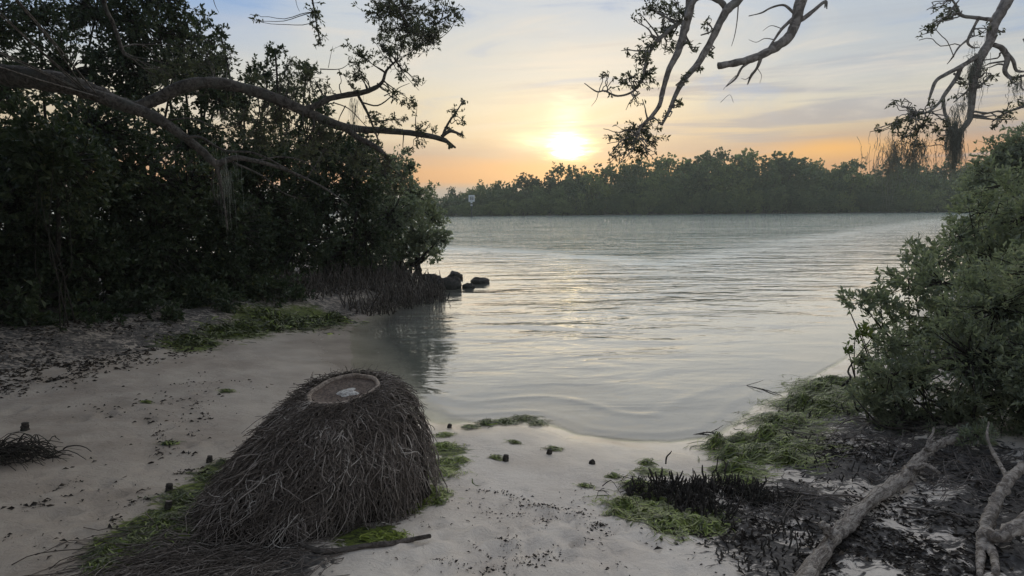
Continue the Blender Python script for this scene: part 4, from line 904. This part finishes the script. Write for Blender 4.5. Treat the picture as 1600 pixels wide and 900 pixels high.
stub_spots = [(327, 722, .020, .045, 'cut stub nearest the palm stump on its left, at the edge of the root skirt'), (264, 768, .021, .05, 'upper of two dark cut stubs in the algae strip left of the palm stump'), (263, 793, .020, .04, 'lower of two dark cut stubs in the algae strip left of the palm stump'),
              (790, 720, .022, .045, 'lone dark cut stub on pale sand to the right of the palm stump'), (858, 709, .020, .035, 'cut stub with green seaweed draped round it near the water edge'), (925, 725, .022, .035, 'pointed dark stub on the sand near the middle of the beach'),
              (39, 672, .026, .06, 'dark cut stub rising from the brushwood at the left edge'), (702, 668, .02, .03, 'small dark cut stub at the waterline just right of the palm stump')]
for px, py, r_, h_, lb_ in stub_spots:
    g0 = ground(px, py); root = thing('cut_stub', lb_, 'stub', g0, 'cut mangrove stubs in the sand')
    tip_ = .35 if 'pointed' in lb_ else .92
    V, F = limb(np.array([[*(g0 + [0, 0, -.03]), r_ * 1.25], [*g0, r_ * 1.15], [*(g0 + [.004, 0, h_ * .6]), r_], [*(g0 + [.006, .002, h_]), r_ * tip_]]), 10, .09, int(px), 4)
    part(root, 'stem', V, F, M_stub, True)
    cV = V[-10:]; cV = np.concatenate([cV + [0, 0, .001], cV * [1, 1, 0] * .2 + cV.mean(0) * [.8, .8, 0] + [0, 0, cV[:, 2].max() + .002]])
    part(root, 'cut_top', cV, [np.array([[q, (q + 1) % 10, 10 + (q + 1) % 10, 10 + q] for q in range(10)])], M_stick if py == 793 else M_stub)

# ------------------------------------------------------------------ rocks at the tip of the left bank
def rock(px, py, wpx, hpx, lb_, seed, dz=.0, sq=.8):
    g0 = plane(px, py, .0); dist = g0[1]; a = wpx / 2 / FPX * dist; h_ = hpx / FPX * dist
    nu, nv = 22, 14; V = []
    for v in range(nv + 1):
        for u in range(nu):
            th = math.pi * v / nv; ph = 2 * math.pi * u / nu
            V.append((math.sin(th) * math.cos(ph), math.sin(th) * math.sin(ph), math.cos(th)))
    V = np.array(V); lumpy = 1 + .20 * wob(V, 2.0, seed) + .09 * wob(V, 5.5, seed + 3) + .04 * wob(V, 12, seed + 5)
    V = V * (lumpy * (1 - .10 * np.abs(wob(V, 3.3, seed + 8))))[:, None] * np.array([a, a * sq, h_ * .80])
    q = np.array([[v * nu + u, (v + 1) * nu + u, (v + 1) * nu + (u + 1) % nu, v * nu + (u + 1) % nu] for v in range(nv) for u in range(nu)])
    o = obj('rock', mesh('rock', V, q, M_rock, True), (g0[0], g0[1] + a * sq * .5, h_ * .22 + dz)); tag(o, lb_, 'rock', 'rocks at the tip of the left bank')
rock(711, 436, 25, 12, 'round upright dark rock at the tip of the left bank', 1)
rock(749, 443, 31, 9, 'long low rock furthest out in the water', 2)
rock(733, 450, 20, 9, 'smallest rock, low in the water in front of the others', 3)
rock(696, 451, 46, 18, 'flat wide rock joined to the end of the left bank', 4, sq=.5)
rock(668, 447, 44, 20, 'dark rock half hidden under the tip of the left bank', 5, sq=.6)

# ------------------------------------------------------------------ channel sign in the water before the far shore
m, b_ = mat('sign_white'); out(b_, princ(b_, (.72, .74, .76), .5, .4)); M_sw = m
m, b_ = mat('sign_dark'); out(b_, princ(b_, (.05, .055, .06), .6, .3)); M_sd = m
def box(c, s_):
    c = np.array(c); s_ = np.array(s_) / 2
    V = np.array([[x, y_, z] for x in (-1, 1) for y_ in (-1, 1) for z in (-1, 1)]) * s_ + c
    return V, [np.array([[0, 1, 3, 2], [4, 6, 7, 5], [0, 4, 5, 1], [2, 3, 7, 6], [0, 2, 6, 4], [1, 5, 7, 3]])]
s0 = pt(737, 335.5, 121.0); k_ = s0[1] / FPX; sx_ = s0[0]
def zpx(py): return pt(737, py, s0[1])[2]
sign = thing('channel_sign', 'small white square sign on a banded post standing in the water before the far trees', 'sign', (sx_, s0[1], 0))
V, F = limb(np.array([[sx_, s0[1], -1.5, .14], [sx_, s0[1], 1, .14], [sx_, s0[1], zpx(306), .13]]), 10, 0, 0, 3); part(sign, 'post', V, F, M_sd, True)
zc = zpx(310); part(sign, 'board', *box((sx_ + .05, s0[1] - .20, zc), (1.15, .05, 1.25)), M_sw)
part(sign, 'board_border', *join([box((sx_ + .05, s0[1] - .24, zc + .0), (.66, .02, .1)), box((sx_ + .05, s0[1] - .24, zc + .25), (.6, .02, .1)), box((sx_ + .05, s0[1] - .24, zc - .25), (.66, .02, .1)), box((sx_ - .22, s0[1] - .24, zc), (.1, .018, .4)), box((sx_ + .33, s0[1] - .24, zc), (.1, .018, .4))]), M_sd)
for py in (316.5, 320.5):
    V, F = limb(np.array([[sx_, s0[1], zpx(py) - .13, .2], [sx_, s0[1], zpx(py) + .13, .2]]), 10, 0, 0, 2); part(sign, 'reflective_band', V, F, M_sw, True)

# ------------------------------------------------------------------ breathing roots
def spikes(spots, n, hmin, hmax, rmin, rmax, seed, wander=.02):
    q = np.array([[*ground(a, c)[:2], r_] for a, c, r_ in spots]); w_ = q[:, 2] ** 2; k_ = rng.choice(len(q), n, p=w_ / w_.sum())
    a = rng.uniform(0, 6.283, n); rr_ = np.sqrt(rng.random(n)) * q[k_, 2]
    x, y_ = q[k_, 0] + rr_ * np.cos(a), q[k_, 1] + rr_ * np.sin(a); z = H(x, y_)
    h_ = rng.uniform(0, 1, n) ** 3.0 * (hmax - hmin) + hmin; u_ = np.linspace(0, 1, 6)[None]
    lean = rng.normal(0, .30, (n, 2)); P = np.stack([x[:, None] + lean[:, :1] * h_[:, None] * u_, y_[:, None] + lean[:, 1:] * h_[:, None] * u_, z[:, None] - .02 + (h_[:, None] + .02) * u_], -1)
    P[:, :, :2] += np.cumsum(rng.normal(0, wander * .28, (n, 6, 2)), 1)
    Rr = rng.uniform(rmin, rmax, n)[:, None] * np.array([1.1, .95, 1.05, .9, .95, .55])[None]
    return P, Rr
CL = [(1070, 775, .19), (1120, 768, .20), (1165, 775, .16), (1030, 765, .12), (1000, 772, .08), (1100, 795, .18), (1190, 785, .12)]
P, Rr = spikes(CL, 700, .025, .13, .003, .008, 1)
o_ = np.argsort(-(P[:, -1, 2] - P[:, 0, 2])); rt = thing('mangrove_root', 'thicket of dark breathing roots standing out of the algae on the right of the beach', 'mangrove roots', ground(1090, 775))
for q in o_[:170]:
    V, F = tubes(P[q], Rr[q], 5); o = part(rt, 'breathing_root', V, F, M_stub, True, base=P[q, 0]); o.location = tuple(P[q, 0] - np.array(rt.location))
V, F = tubes(P[o_[170:]], Rr[o_[170:]], 4); part(rt, 'breathing_root_stubble', V, F, M_stub, True, kind='stuff')
for a, c, L_ in [(1043, 712, [(1040, 730, .05, .006), (1041, 716, .10, .006), (1046, 707, .13, .005), (1049, 700, .15, .003)]), (1120, 700, [(1118, 745, .04, .005), (1120, 712, .10, .004), (1121, 700, .15, .003)]), (1133, 705, [(1131, 745, .04, .006), (1134, 722, .08, .005), (1131, 708, .11, .005), (1128, 702, .125, .003)])]:
    V, F = limb(np.array([gp(1040 + (a - 1043), 742, r_, l_) if False else [*(ground(px, 745 if px > 1100 else 735) + [0, 0, l_]), r_] for px, py, l_, r_ in L_]), 6, .1, 3); part(rt, 'breathing_root', V, F, M_stub, True)
n = 260; q = np.array([[*ground(a, c)[:2]] for a, c, _ in CL]); k_ = rng.integers(0, len(q), n); x, y_ = q[k_, 0] + rng.normal(0, .10, n), q[k_, 1] + rng.normal(0, .07, n); a = rng.uniform(0, 6.28, n); ln = rng.uniform(.05, .2, n); u_ = np.linspace(-.5, .5, 6)[None]
cx = x[:, None] + np.cos(a)[:, None] * ln[:, None] * u_ + np.cumsum(rng.normal(0, .010, (n, 6)), 1); cy_ = y_[:, None] + np.sin(a)[:, None] * ln[:, None] * u_ + np.cumsum(rng.normal(0, .010, (n, 6)), 1)
V, F = tubes(np.stack([cx, cy_, H(cx, cy_) + .012 + rng.uniform(0, .08, (n, 1)) * np.cos(u_ * 3)], -1), rng.uniform(.0015, .004, (n, 1)) * np.linspace(1, .5, 6)[None], 4); part(rt, 'root_tangle', V, F, M_barkd, True, kind='stuff')
lf = thing('mangrove_root', 'bank of thin grey breathing roots under the mangroves at the end of the left bank', 'mangrove roots', ground(560, 460))
P, Rr = spikes([(480, 462, .5), (520, 458, .7), (560, 455, .8), (600, 450, .8), (640, 446, .8), (660, 444, .6), (450, 470, .4), (580, 462, .5), (620, 456, .5)], 1700, .12, .50, .007, .013, 2, .05)
V, F = tubes(P, Rr, 4); part(lf, 'breathing_root_stubble', V, F, M_woodd, True, kind='stuff')
rb_ = thing('mangrove_root', 'scattered dark breathing roots in the mud left of the log', 'mangrove roots', ground(1210, 850))
P, Rr = spikes([(1220, 860, .25), (1180, 830, .2), (1260, 820, .2), (1150, 870, .15), (1300, 740, .2), (1230, 880, .2), (1360, 720, .2), (1240, 690, .2), (1280, 640, .3)], 260, .02, .10, .003, .006, 3)
for q in range(120):
    V, F = tubes(P[q], Rr[q], 5); o = part(rb_, 'breathing_root', V, F, M_stub, True, base=P[q, 0]); o.location = tuple(P[q, 0] - np.array(rb_.location))
V, F = tubes(P[120:], Rr[120:], 4); part(rb_, 'breathing_root_stubble', V, F, M_stub, True, kind='stuff')

# ------------------------------------------------------------------ green algae, seaweed, litter
m, b_ = mat('green_algae'); c = b_.ramp(attr(b_, 'tint'), [(0, (.030, .036, .014)), (.35, (.085, .108, .024)), (.7, (.20, .255, .042)), (1, (.32, .37, .075))])
out(b_, princ(b_, c, .45, .4)); M_alg = m
def ribbons(spots, n, lmin, lmax, wmin, wmax, hump, dirc=None, tint=(2, 2), flat=.5):
    q = np.array([[*ground(a, c)[:2], r_] for a, c, r_ in spots]); w_ = q[:, 2] ** 2; k_ = rng.choice(len(q), n, p=w_ / w_.sum())
    a = rng.uniform(0, 6.283, n); rr_ = np.abs(rng.normal(0, .62, n)) * q[k_, 2] * (1 + .45 * np.sin(a * 3 + k_) * np.sin(a * 5 + 2 * k_))
    x, y_ = q[k_, 0] + rr_ * np.cos(a), q[k_, 1] + rr_ * np.sin(a) * .8
    lumpz = hump * np.exp(-(rr_ / q[k_, 2]) ** 2 * 2.2) * (1 + .6 * fbm2(x, y_, 14, 61, 2)) * rng.random(n)
    d_ = rng.normal(0, .7, n) + (rng.uniform(0, 6.28, n) if dirc is None else dirc); ln = rng.uniform(lmin, lmax, n); m_ = 6; u_ = np.linspace(-.5, .5, m_)[None]
    wv = np.cumsum(rng.normal(0, .10, (n, m_)), 1) * ln[:, None]
    cx = x[:, None] + np.cos(d_)[:, None] * ln[:, None] * u_ - np.sin(d_)[:, None] * wv
    cy_ = y_[:, None] + np.sin(d_)[:, None] * ln[:, None] * u_ + np.cos(d_)[:, None] * wv
    cz = np.maximum(H(cx, cy_), .0) + .004 + lumpz[:, None] * np.cos(u_ * 2.6) + np.abs(rng.normal(0, .003, (n, m_)))
    ww = (rng.uniform(wmin, wmax, n)[:, None] * np.array([.25, .8, 1, .9, .7, .2])[None])
    til = rng.normal(0, flat, (n, 1)); ox, oy, oz = -np.sin(d_)[:, None] * ww, np.cos(d_)[:, None] * ww, ww * til
    A = np.stack([cx - ox, cy_ - oy, cz - oz * .3], -1); B = np.stack([cx + ox, cy_ + oy, cz + np.abs(oz)], -1)
    V = np.stack([A, B], 2).reshape(-1, 3); i = np.arange(m_ - 1)[None] * 2 + np.arange(n)[:, None] * m_ * 2
    F = np.stack([i, i + 1, i + 3, i + 2], -1).reshape(-1, 4)
    return V, [F], np.repeat(rng.beta(*tint, n), m_ - 1)
def algae(name, label, spots, n, **k):
    V, F, t_ = ribbons(spots, n, **k); o = obj(name, mesh(name, V, F, M_alg, True, None, {'tint': t_})); tag(o, label, 'algae', None, 'stuff'); return o
std = dict(lmin=.04, lmax=.15, wmin=.0016, wmax=.0052, hump=.05)
algae('green_algae', 'bright green algae mat draped over the right shore below the bushes', [(1200, 690, .22), (1180, 715, .2), (1220, 660, .28), (1250, 635, .3), (1275, 612, .3), (1160, 690, .15), (1230, 700, .25), (1150, 735, .15), (1300, 600, .3), (1140, 715, .12), (1120, 700, .12), (1290, 640, .3), (1320, 620, .3), (1230, 720, .2)], 12000, **{**std, 'lmax': .22, 'hump': .10, 'dirc': R(10), 'tint': (1.7, 2.4)})
algae('green_algae', 'green algae spread around the thicket of breathing roots', [(1000, 760, .10), (980, 790, .12), (1010, 800, .15), (1050, 815, .15), (965, 805, .05), (1090, 820, .15), (1020, 740, .10), (1150, 750, .12), (1130, 735, .08), (1010, 725, .04)], 5600, **{**std, 'hump': .04, 'tint': (1.8, 2.2)})
algae('green_algae', 'yellow-green algae on the right-hand side of the palm stump', [(690, 700, .10), (680, 740, .12), (665, 770, .13), (720, 720, .06), (700, 722, .08), (640, 785, .10), (695, 680, .06), (620, 800, .07)], 4200, **{**std, 'lmax': .12, 'hump': .03, 'tint': (2.6, 1.8)})
algae('green_algae', 'small bright green algae tuft behind the fallen stick', [(600, 838, .06), (620, 840, .05), (580, 842, .04)], 500, **{**std, 'lmax': .10, 'hump': .02, 'tint': (3, 1.8)})
algae('green_algae', 'dull green algae strip along the left foot of the palm stump', [(330, 745, .10), (300, 780, .16), (260, 815, .15), (220, 845, .13), (180, 872, .12), (160, 885, .08), (290, 830, .14), (350, 725, .06), (320, 800, .15)], 4000, **{**std, 'hump': .03, 'tint': (1.0, 3.8)})
algae('green_algae', 'green algae and grass strip along the foot of the left bank', [(420, 497, .5), (455, 492, .5), (485, 485, .5), (385, 512, .4), (350, 522, .4), (300, 535, .35), (430, 515, .3), (520, 478, .4), (400, 485, .4)], 4800, lmin=.06, lmax=.24, wmin=.003, wmax=.008, hump=.12, tint=(1.1, 3.2), flat=1.4)
algae('green_algae', 'wet green seaweed washed up at the water edge in the middle of the bay', [(820, 655, .10), (790, 660, .10), (760, 662, .08), (838, 662, .07), (735, 668, .07)], 1500, **{**std, 'hump': .03, 'tint': (1.3, 3)})
SG = 'seaweed scraps on the beach'
for px, py, r_, lb_ in [(805, 692, .035, 'small green seaweed scrap just below the washed-up seaweed'), (865, 702, .06, 'green seaweed tuft caught on the stub near the water edge'), (915, 760, .04, 'thin green seaweed strand lying alone on the pale sand'), (960, 745, .035, 'green seaweed scrap left of the breathing root thicket'), (775, 717, .05, 'seaweed strand trailing left of the lone dark stub'),
                        (265, 694, .05, 'green seaweed scrap lying on the wet sand left of the palm stump'), (355, 612, .09, 'flat green seaweed patch on the wet sand behind the palm stump'), (685, 785, .03, 'tiny green scrap right of the palm stump'), (230, 630, .05, 'thin dark seaweed strand on the far wet sand'), (480, 700, .03, 'dark weed behind the palm stump')][:9]:
    V, F, t_ = ribbons([(px, py, r_)], 110, .03, .09, .003, .006, .02, None, (1.6, 2.4)); g0 = ground(px, py)
    o = obj('seaweed_scrap', mesh('seaweed_scrap', V - g0, F, M_alg, True, None, {'tint': t_}), tuple(g0)); tag(o, lb_, 'seaweed', SG)
m, b_ = mat('dead_leaf'); c = b_.ramp(attr(b_, 'tint'), [(0, (.018, .015, .013)), (.6, (.05, .042, .036)), (.9, (.10, .08, .062)), (1, (.22, .17, .12))]); out(b_, princ(b_, c, .8, .2)); M_dead = m
def litter(name, label, spots, n, L0, L1, tint=(1.5, 2.5), cat='leaf litter'):
    q = np.array([[*ground(a, c)[:2], r_] for a, c, r_ in spots]); w_ = q[:, 2] ** 2; k_ = rng.choice(len(q), n, p=w_ / w_.sum())
    x, y_ = q[k_, 0] + rng.normal(0, .55, n) * q[k_, 2], q[k_, 1] + rng.normal(0, .45, n) * q[k_, 2]
    keep = (fbm2(x, y_, 9, 71, 2) > -.35) & (shore_sd(x, y_) > .05); x, y_ = x[keep], y_[keep]; n = len(x)
    B = np.stack([x, y_, H(x, y_) + .004], -1); a = rng.uniform(0, 6.28, n); Dv = np.stack([np.cos(a), np.sin(a), rng.normal(.06, .12, n)], -1)
    V, F = leaves(B, Dv, rng.uniform(L0, L1, n), .38, .18); o = obj(name, mesh(name, V, F, M_dead, False, None, {'tint': np.repeat(rng.beta(*tint, n), 4)})); tag(o, label, cat, None, 'stuff')
litter('leaf_litter', 'dark dead leaves scattered over the mud around the pale log', [(1250, 770, .35), (1350, 840, .4), (1420, 800, .4), (1300, 700, .4), (1180, 830, .3), (1500, 860, .4), (1230, 860, .3), (1400, 720, .4), (1100, 830, .25), (1290, 880, .3), (1540, 760, .4), (1450, 880, .3)], 3800, .015, .055)
litter('leaf_litter', 'dark line of dead leaves along the foot of the left bank', [(20, 590, .5), (80, 575, .5), (140, 570, .45), (200, 560, .45), (260, 550, .4), (320, 535, .4), (0, 610, .4), (100, 590, .3), (60, 545, .5), (160, 530, .5), (10, 565, .5), (240, 525, .4)], 2600, .02, .07, (2.2, 2.2))
litter('leaf_litter', 'bits of dark debris lying on the pale sand in the foreground', [(900, 820, .25), (820, 800, .3), (740, 790, .2), (860, 850, .3), (960, 860, .3), (1020, 870, .3), (720, 820, .2), (800, 870, .3), (900, 780, .25), (660, 870, .25), (1040, 890, .2), (700, 760, .15)], 420, .006, .026)
litter('leaf_litter', 'bits of dark debris lying on the wet sand at the left', [(230, 700, .3), (280, 650, .4), (180, 720, .3), (100, 780, .4), (60, 850, .3), (160, 640, .4), (300, 690, .25), (220, 760, .2), (120, 860, .25), (260, 620, .5), (330, 600, .5)], 300, .012, .05)
def tideline(label, lines, n, L0, L1):
    P_ = np.concatenate([smooth_path(np.array([ground(a, c)[:2] for a, c in l_]), 24) for l_ in lines]); k_ = rng.integers(0, len(P_), n)
    sp = .018 + .05 * rng.random(n) ** 3; clump = fbm2(P_[k_, 0], P_[k_, 1], 13, 81, 2); k_ = k_[clump > -.1]; sp = sp[clump > -.1]
    x, y_ = P_[k_, 0] + rng.normal(0, 1, len(k_)) * sp, P_[k_, 1] + rng.normal(0, 1, len(k_)) * sp * .7
    B = np.stack([x, y_, H(x, y_) + .002], -1); a = rng.uniform(0, 6.28, len(x)); Dv = np.stack([np.cos(a), np.sin(a), rng.normal(.05, .15, len(x))], -1)
    V, F = leaves(B, Dv, L0 + (L1 - L0) * rng.random(len(x)) ** 3, .5, .2)
    tag(obj('debris_line', mesh('debris_line', V, F, M_dead, False, None, {'tint': np.repeat(rng.beta(1.5, 2.5, len(x)), 4)})), label, 'debris', None, 'stuff')
tideline('thin curved tide lines of dark debris across the pale sand in the foreground', [[(660, 818), (720, 832), (790, 852), (840, 872), (880, 880)], [(690, 795), (760, 800), (830, 808), (900, 822), (950, 836)], [(800, 785), (850, 790), (900, 800), (930, 818), (945, 822)], [(760, 862), (820, 880), (900, 890), (1000, 880)], [(730, 765), (790, 772), (850, 790)], [(640, 872), (720, 880), (800, 895)]], 1900, .004, .028)
tideline('broken tide lines of dark scraps across the wet sand at the left', [[(170, 830), (200, 790), (240, 750), (250, 700)], [(215, 640), (240, 660), (255, 690), (300, 715)], [(300, 620), (320, 650), (300, 680)], [(30, 800), (80, 775), (130, 745)], [(0, 835), (60, 850), (100, 880)], [(350, 745), (300, 735), (270, 750), (200, 800)]], 900, .006, .05)
# tangle of twigs over the right mud
n = 520; q = np.array([[*ground(a, c)[:2], r_] for a, c, r_ in [(1300, 690, .45), (1380, 690, .5), (1340, 650, .5), (1460, 760, .5), (1260, 780, .3), (1520, 740, .5), (1250, 690, .3), (1420, 700, .5), (1550, 720, .4), (1200, 800, .25)]])
k_ = rng.integers(0, len(q), n); x, y_ = q[k_, 0] + rng.normal(0, .5, n) * q[k_, 2], q[k_, 1] + rng.normal(0, .5, n) * q[k_, 2]; a = rng.uniform(0, 6.28, n); ln = rng.uniform(.08, .45, n); u_ = np.linspace(-.5, .5, 6)[None]
cx = x[:, None] + np.cos(a)[:, None] * ln[:, None] * u_ + np.cumsum(rng.normal(0, .008, (n, 6)), 1); cy_ = y_[:, None] + np.sin(a)[:, None] * ln[:, None] * u_ + np.cumsum(rng.normal(0, .008, (n, 6)), 1)
cz = H(cx, cy_) + .006 + rng.uniform(0, .09, (n, 1)) * (rng.random((n, 1)) < .5) * (u_ + .5)
V, F = tubes(np.stack([cx, cy_, cz], -1), rng.uniform(.0015, .0045, (n, 1)) * np.linspace(1, .5, 6)[None], 4)
tag(obj('twig_litter', mesh('twig_litter', V, F, M_stick, True)), 'tangle of thin grey twigs in the mud under the right-hand bushes', 'twigs', None, 'stuff')
# brushwood at the left edge
bp0 = ground(25, 715); bw = thing('brushwood', 'dark heap of dead twigs around a stub at the left edge', 'brushwood', bp0)
n = 190; a = rng.normal(.1, .9, n) + np.where(rng.random(n) < .3, math.pi, 0); st = np.stack([bp0[0] + rng.normal(-.05, .12, n), bp0[1] + rng.normal(0, .10, n), np.zeros(n)], -1); ln = rng.uniform(.08, .36, n); u_ = np.linspace(0, 1, 6)[None]
cx = st[:, :1] + np.cos(a)[:, None] * ln[:, None] * u_ + np.cumsum(rng.normal(0, .008, (n, 6)), 1); cy_ = st[:, 1:2] + .5 * np.sin(a)[:, None] * ln[:, None] * u_ + np.cumsum(rng.normal(0, .008, (n, 6)), 1)
cz = H(cx, cy_) + .005 + rng.uniform(0, .13, (n, 1)) * np.sin(u_ * 2.6 + .4); P = np.stack([cx, cy_, cz], -1); Rr = rng.uniform(.002, .006, (n, 1)) * np.linspace(1, .5, 6)[None]
for q in range(60):
    V, F = tubes(P[q], Rr[q], 5); o = part(bw, 'twig', V, F, M_barkd, True, base=P[q, 0]); o.location = tuple(P[q, 0] - bp0)
V, F = tubes(P[60:], Rr[60:], 4); part(bw, 'fine_twigs', V, F, M_barkd, True, kind='stuff')

# ------------------------------------------------------------------ air
HZ = bpy.data.materials.new('haze'); HZ.use_nodes = True; HZ.node_tree.nodes.clear(); b_ = NB(HZ.node_tree)
v = b_.n('ShaderNodeVolumePrincipled'); v.inputs['Color'].default_value = (.86, .92, .80, 1); v.inputs['Density'].default_value = .0010; v.inputs['Anisotropy'].default_value = .2
HZ.node_tree.links.new(v.outputs[0], b_.n('ShaderNodeOutputMaterial').inputs['Volume'])
V, F = box((0, 320, 7.0), (1600, 1000, 20.5)); V[:, 2] = np.where(V[:, 2] > 0, 17.0, -3.7); V[:, 1] = np.where(V[:, 1] > 0, 900, -700); V[:, 0] = np.sign(V[:, 0]) * 900
hz = obj('haze', mesh('haze', V, F, HZ)); tag(hz, kind='stuff', label='thin pale evening haze over the lagoon', cat='haze')
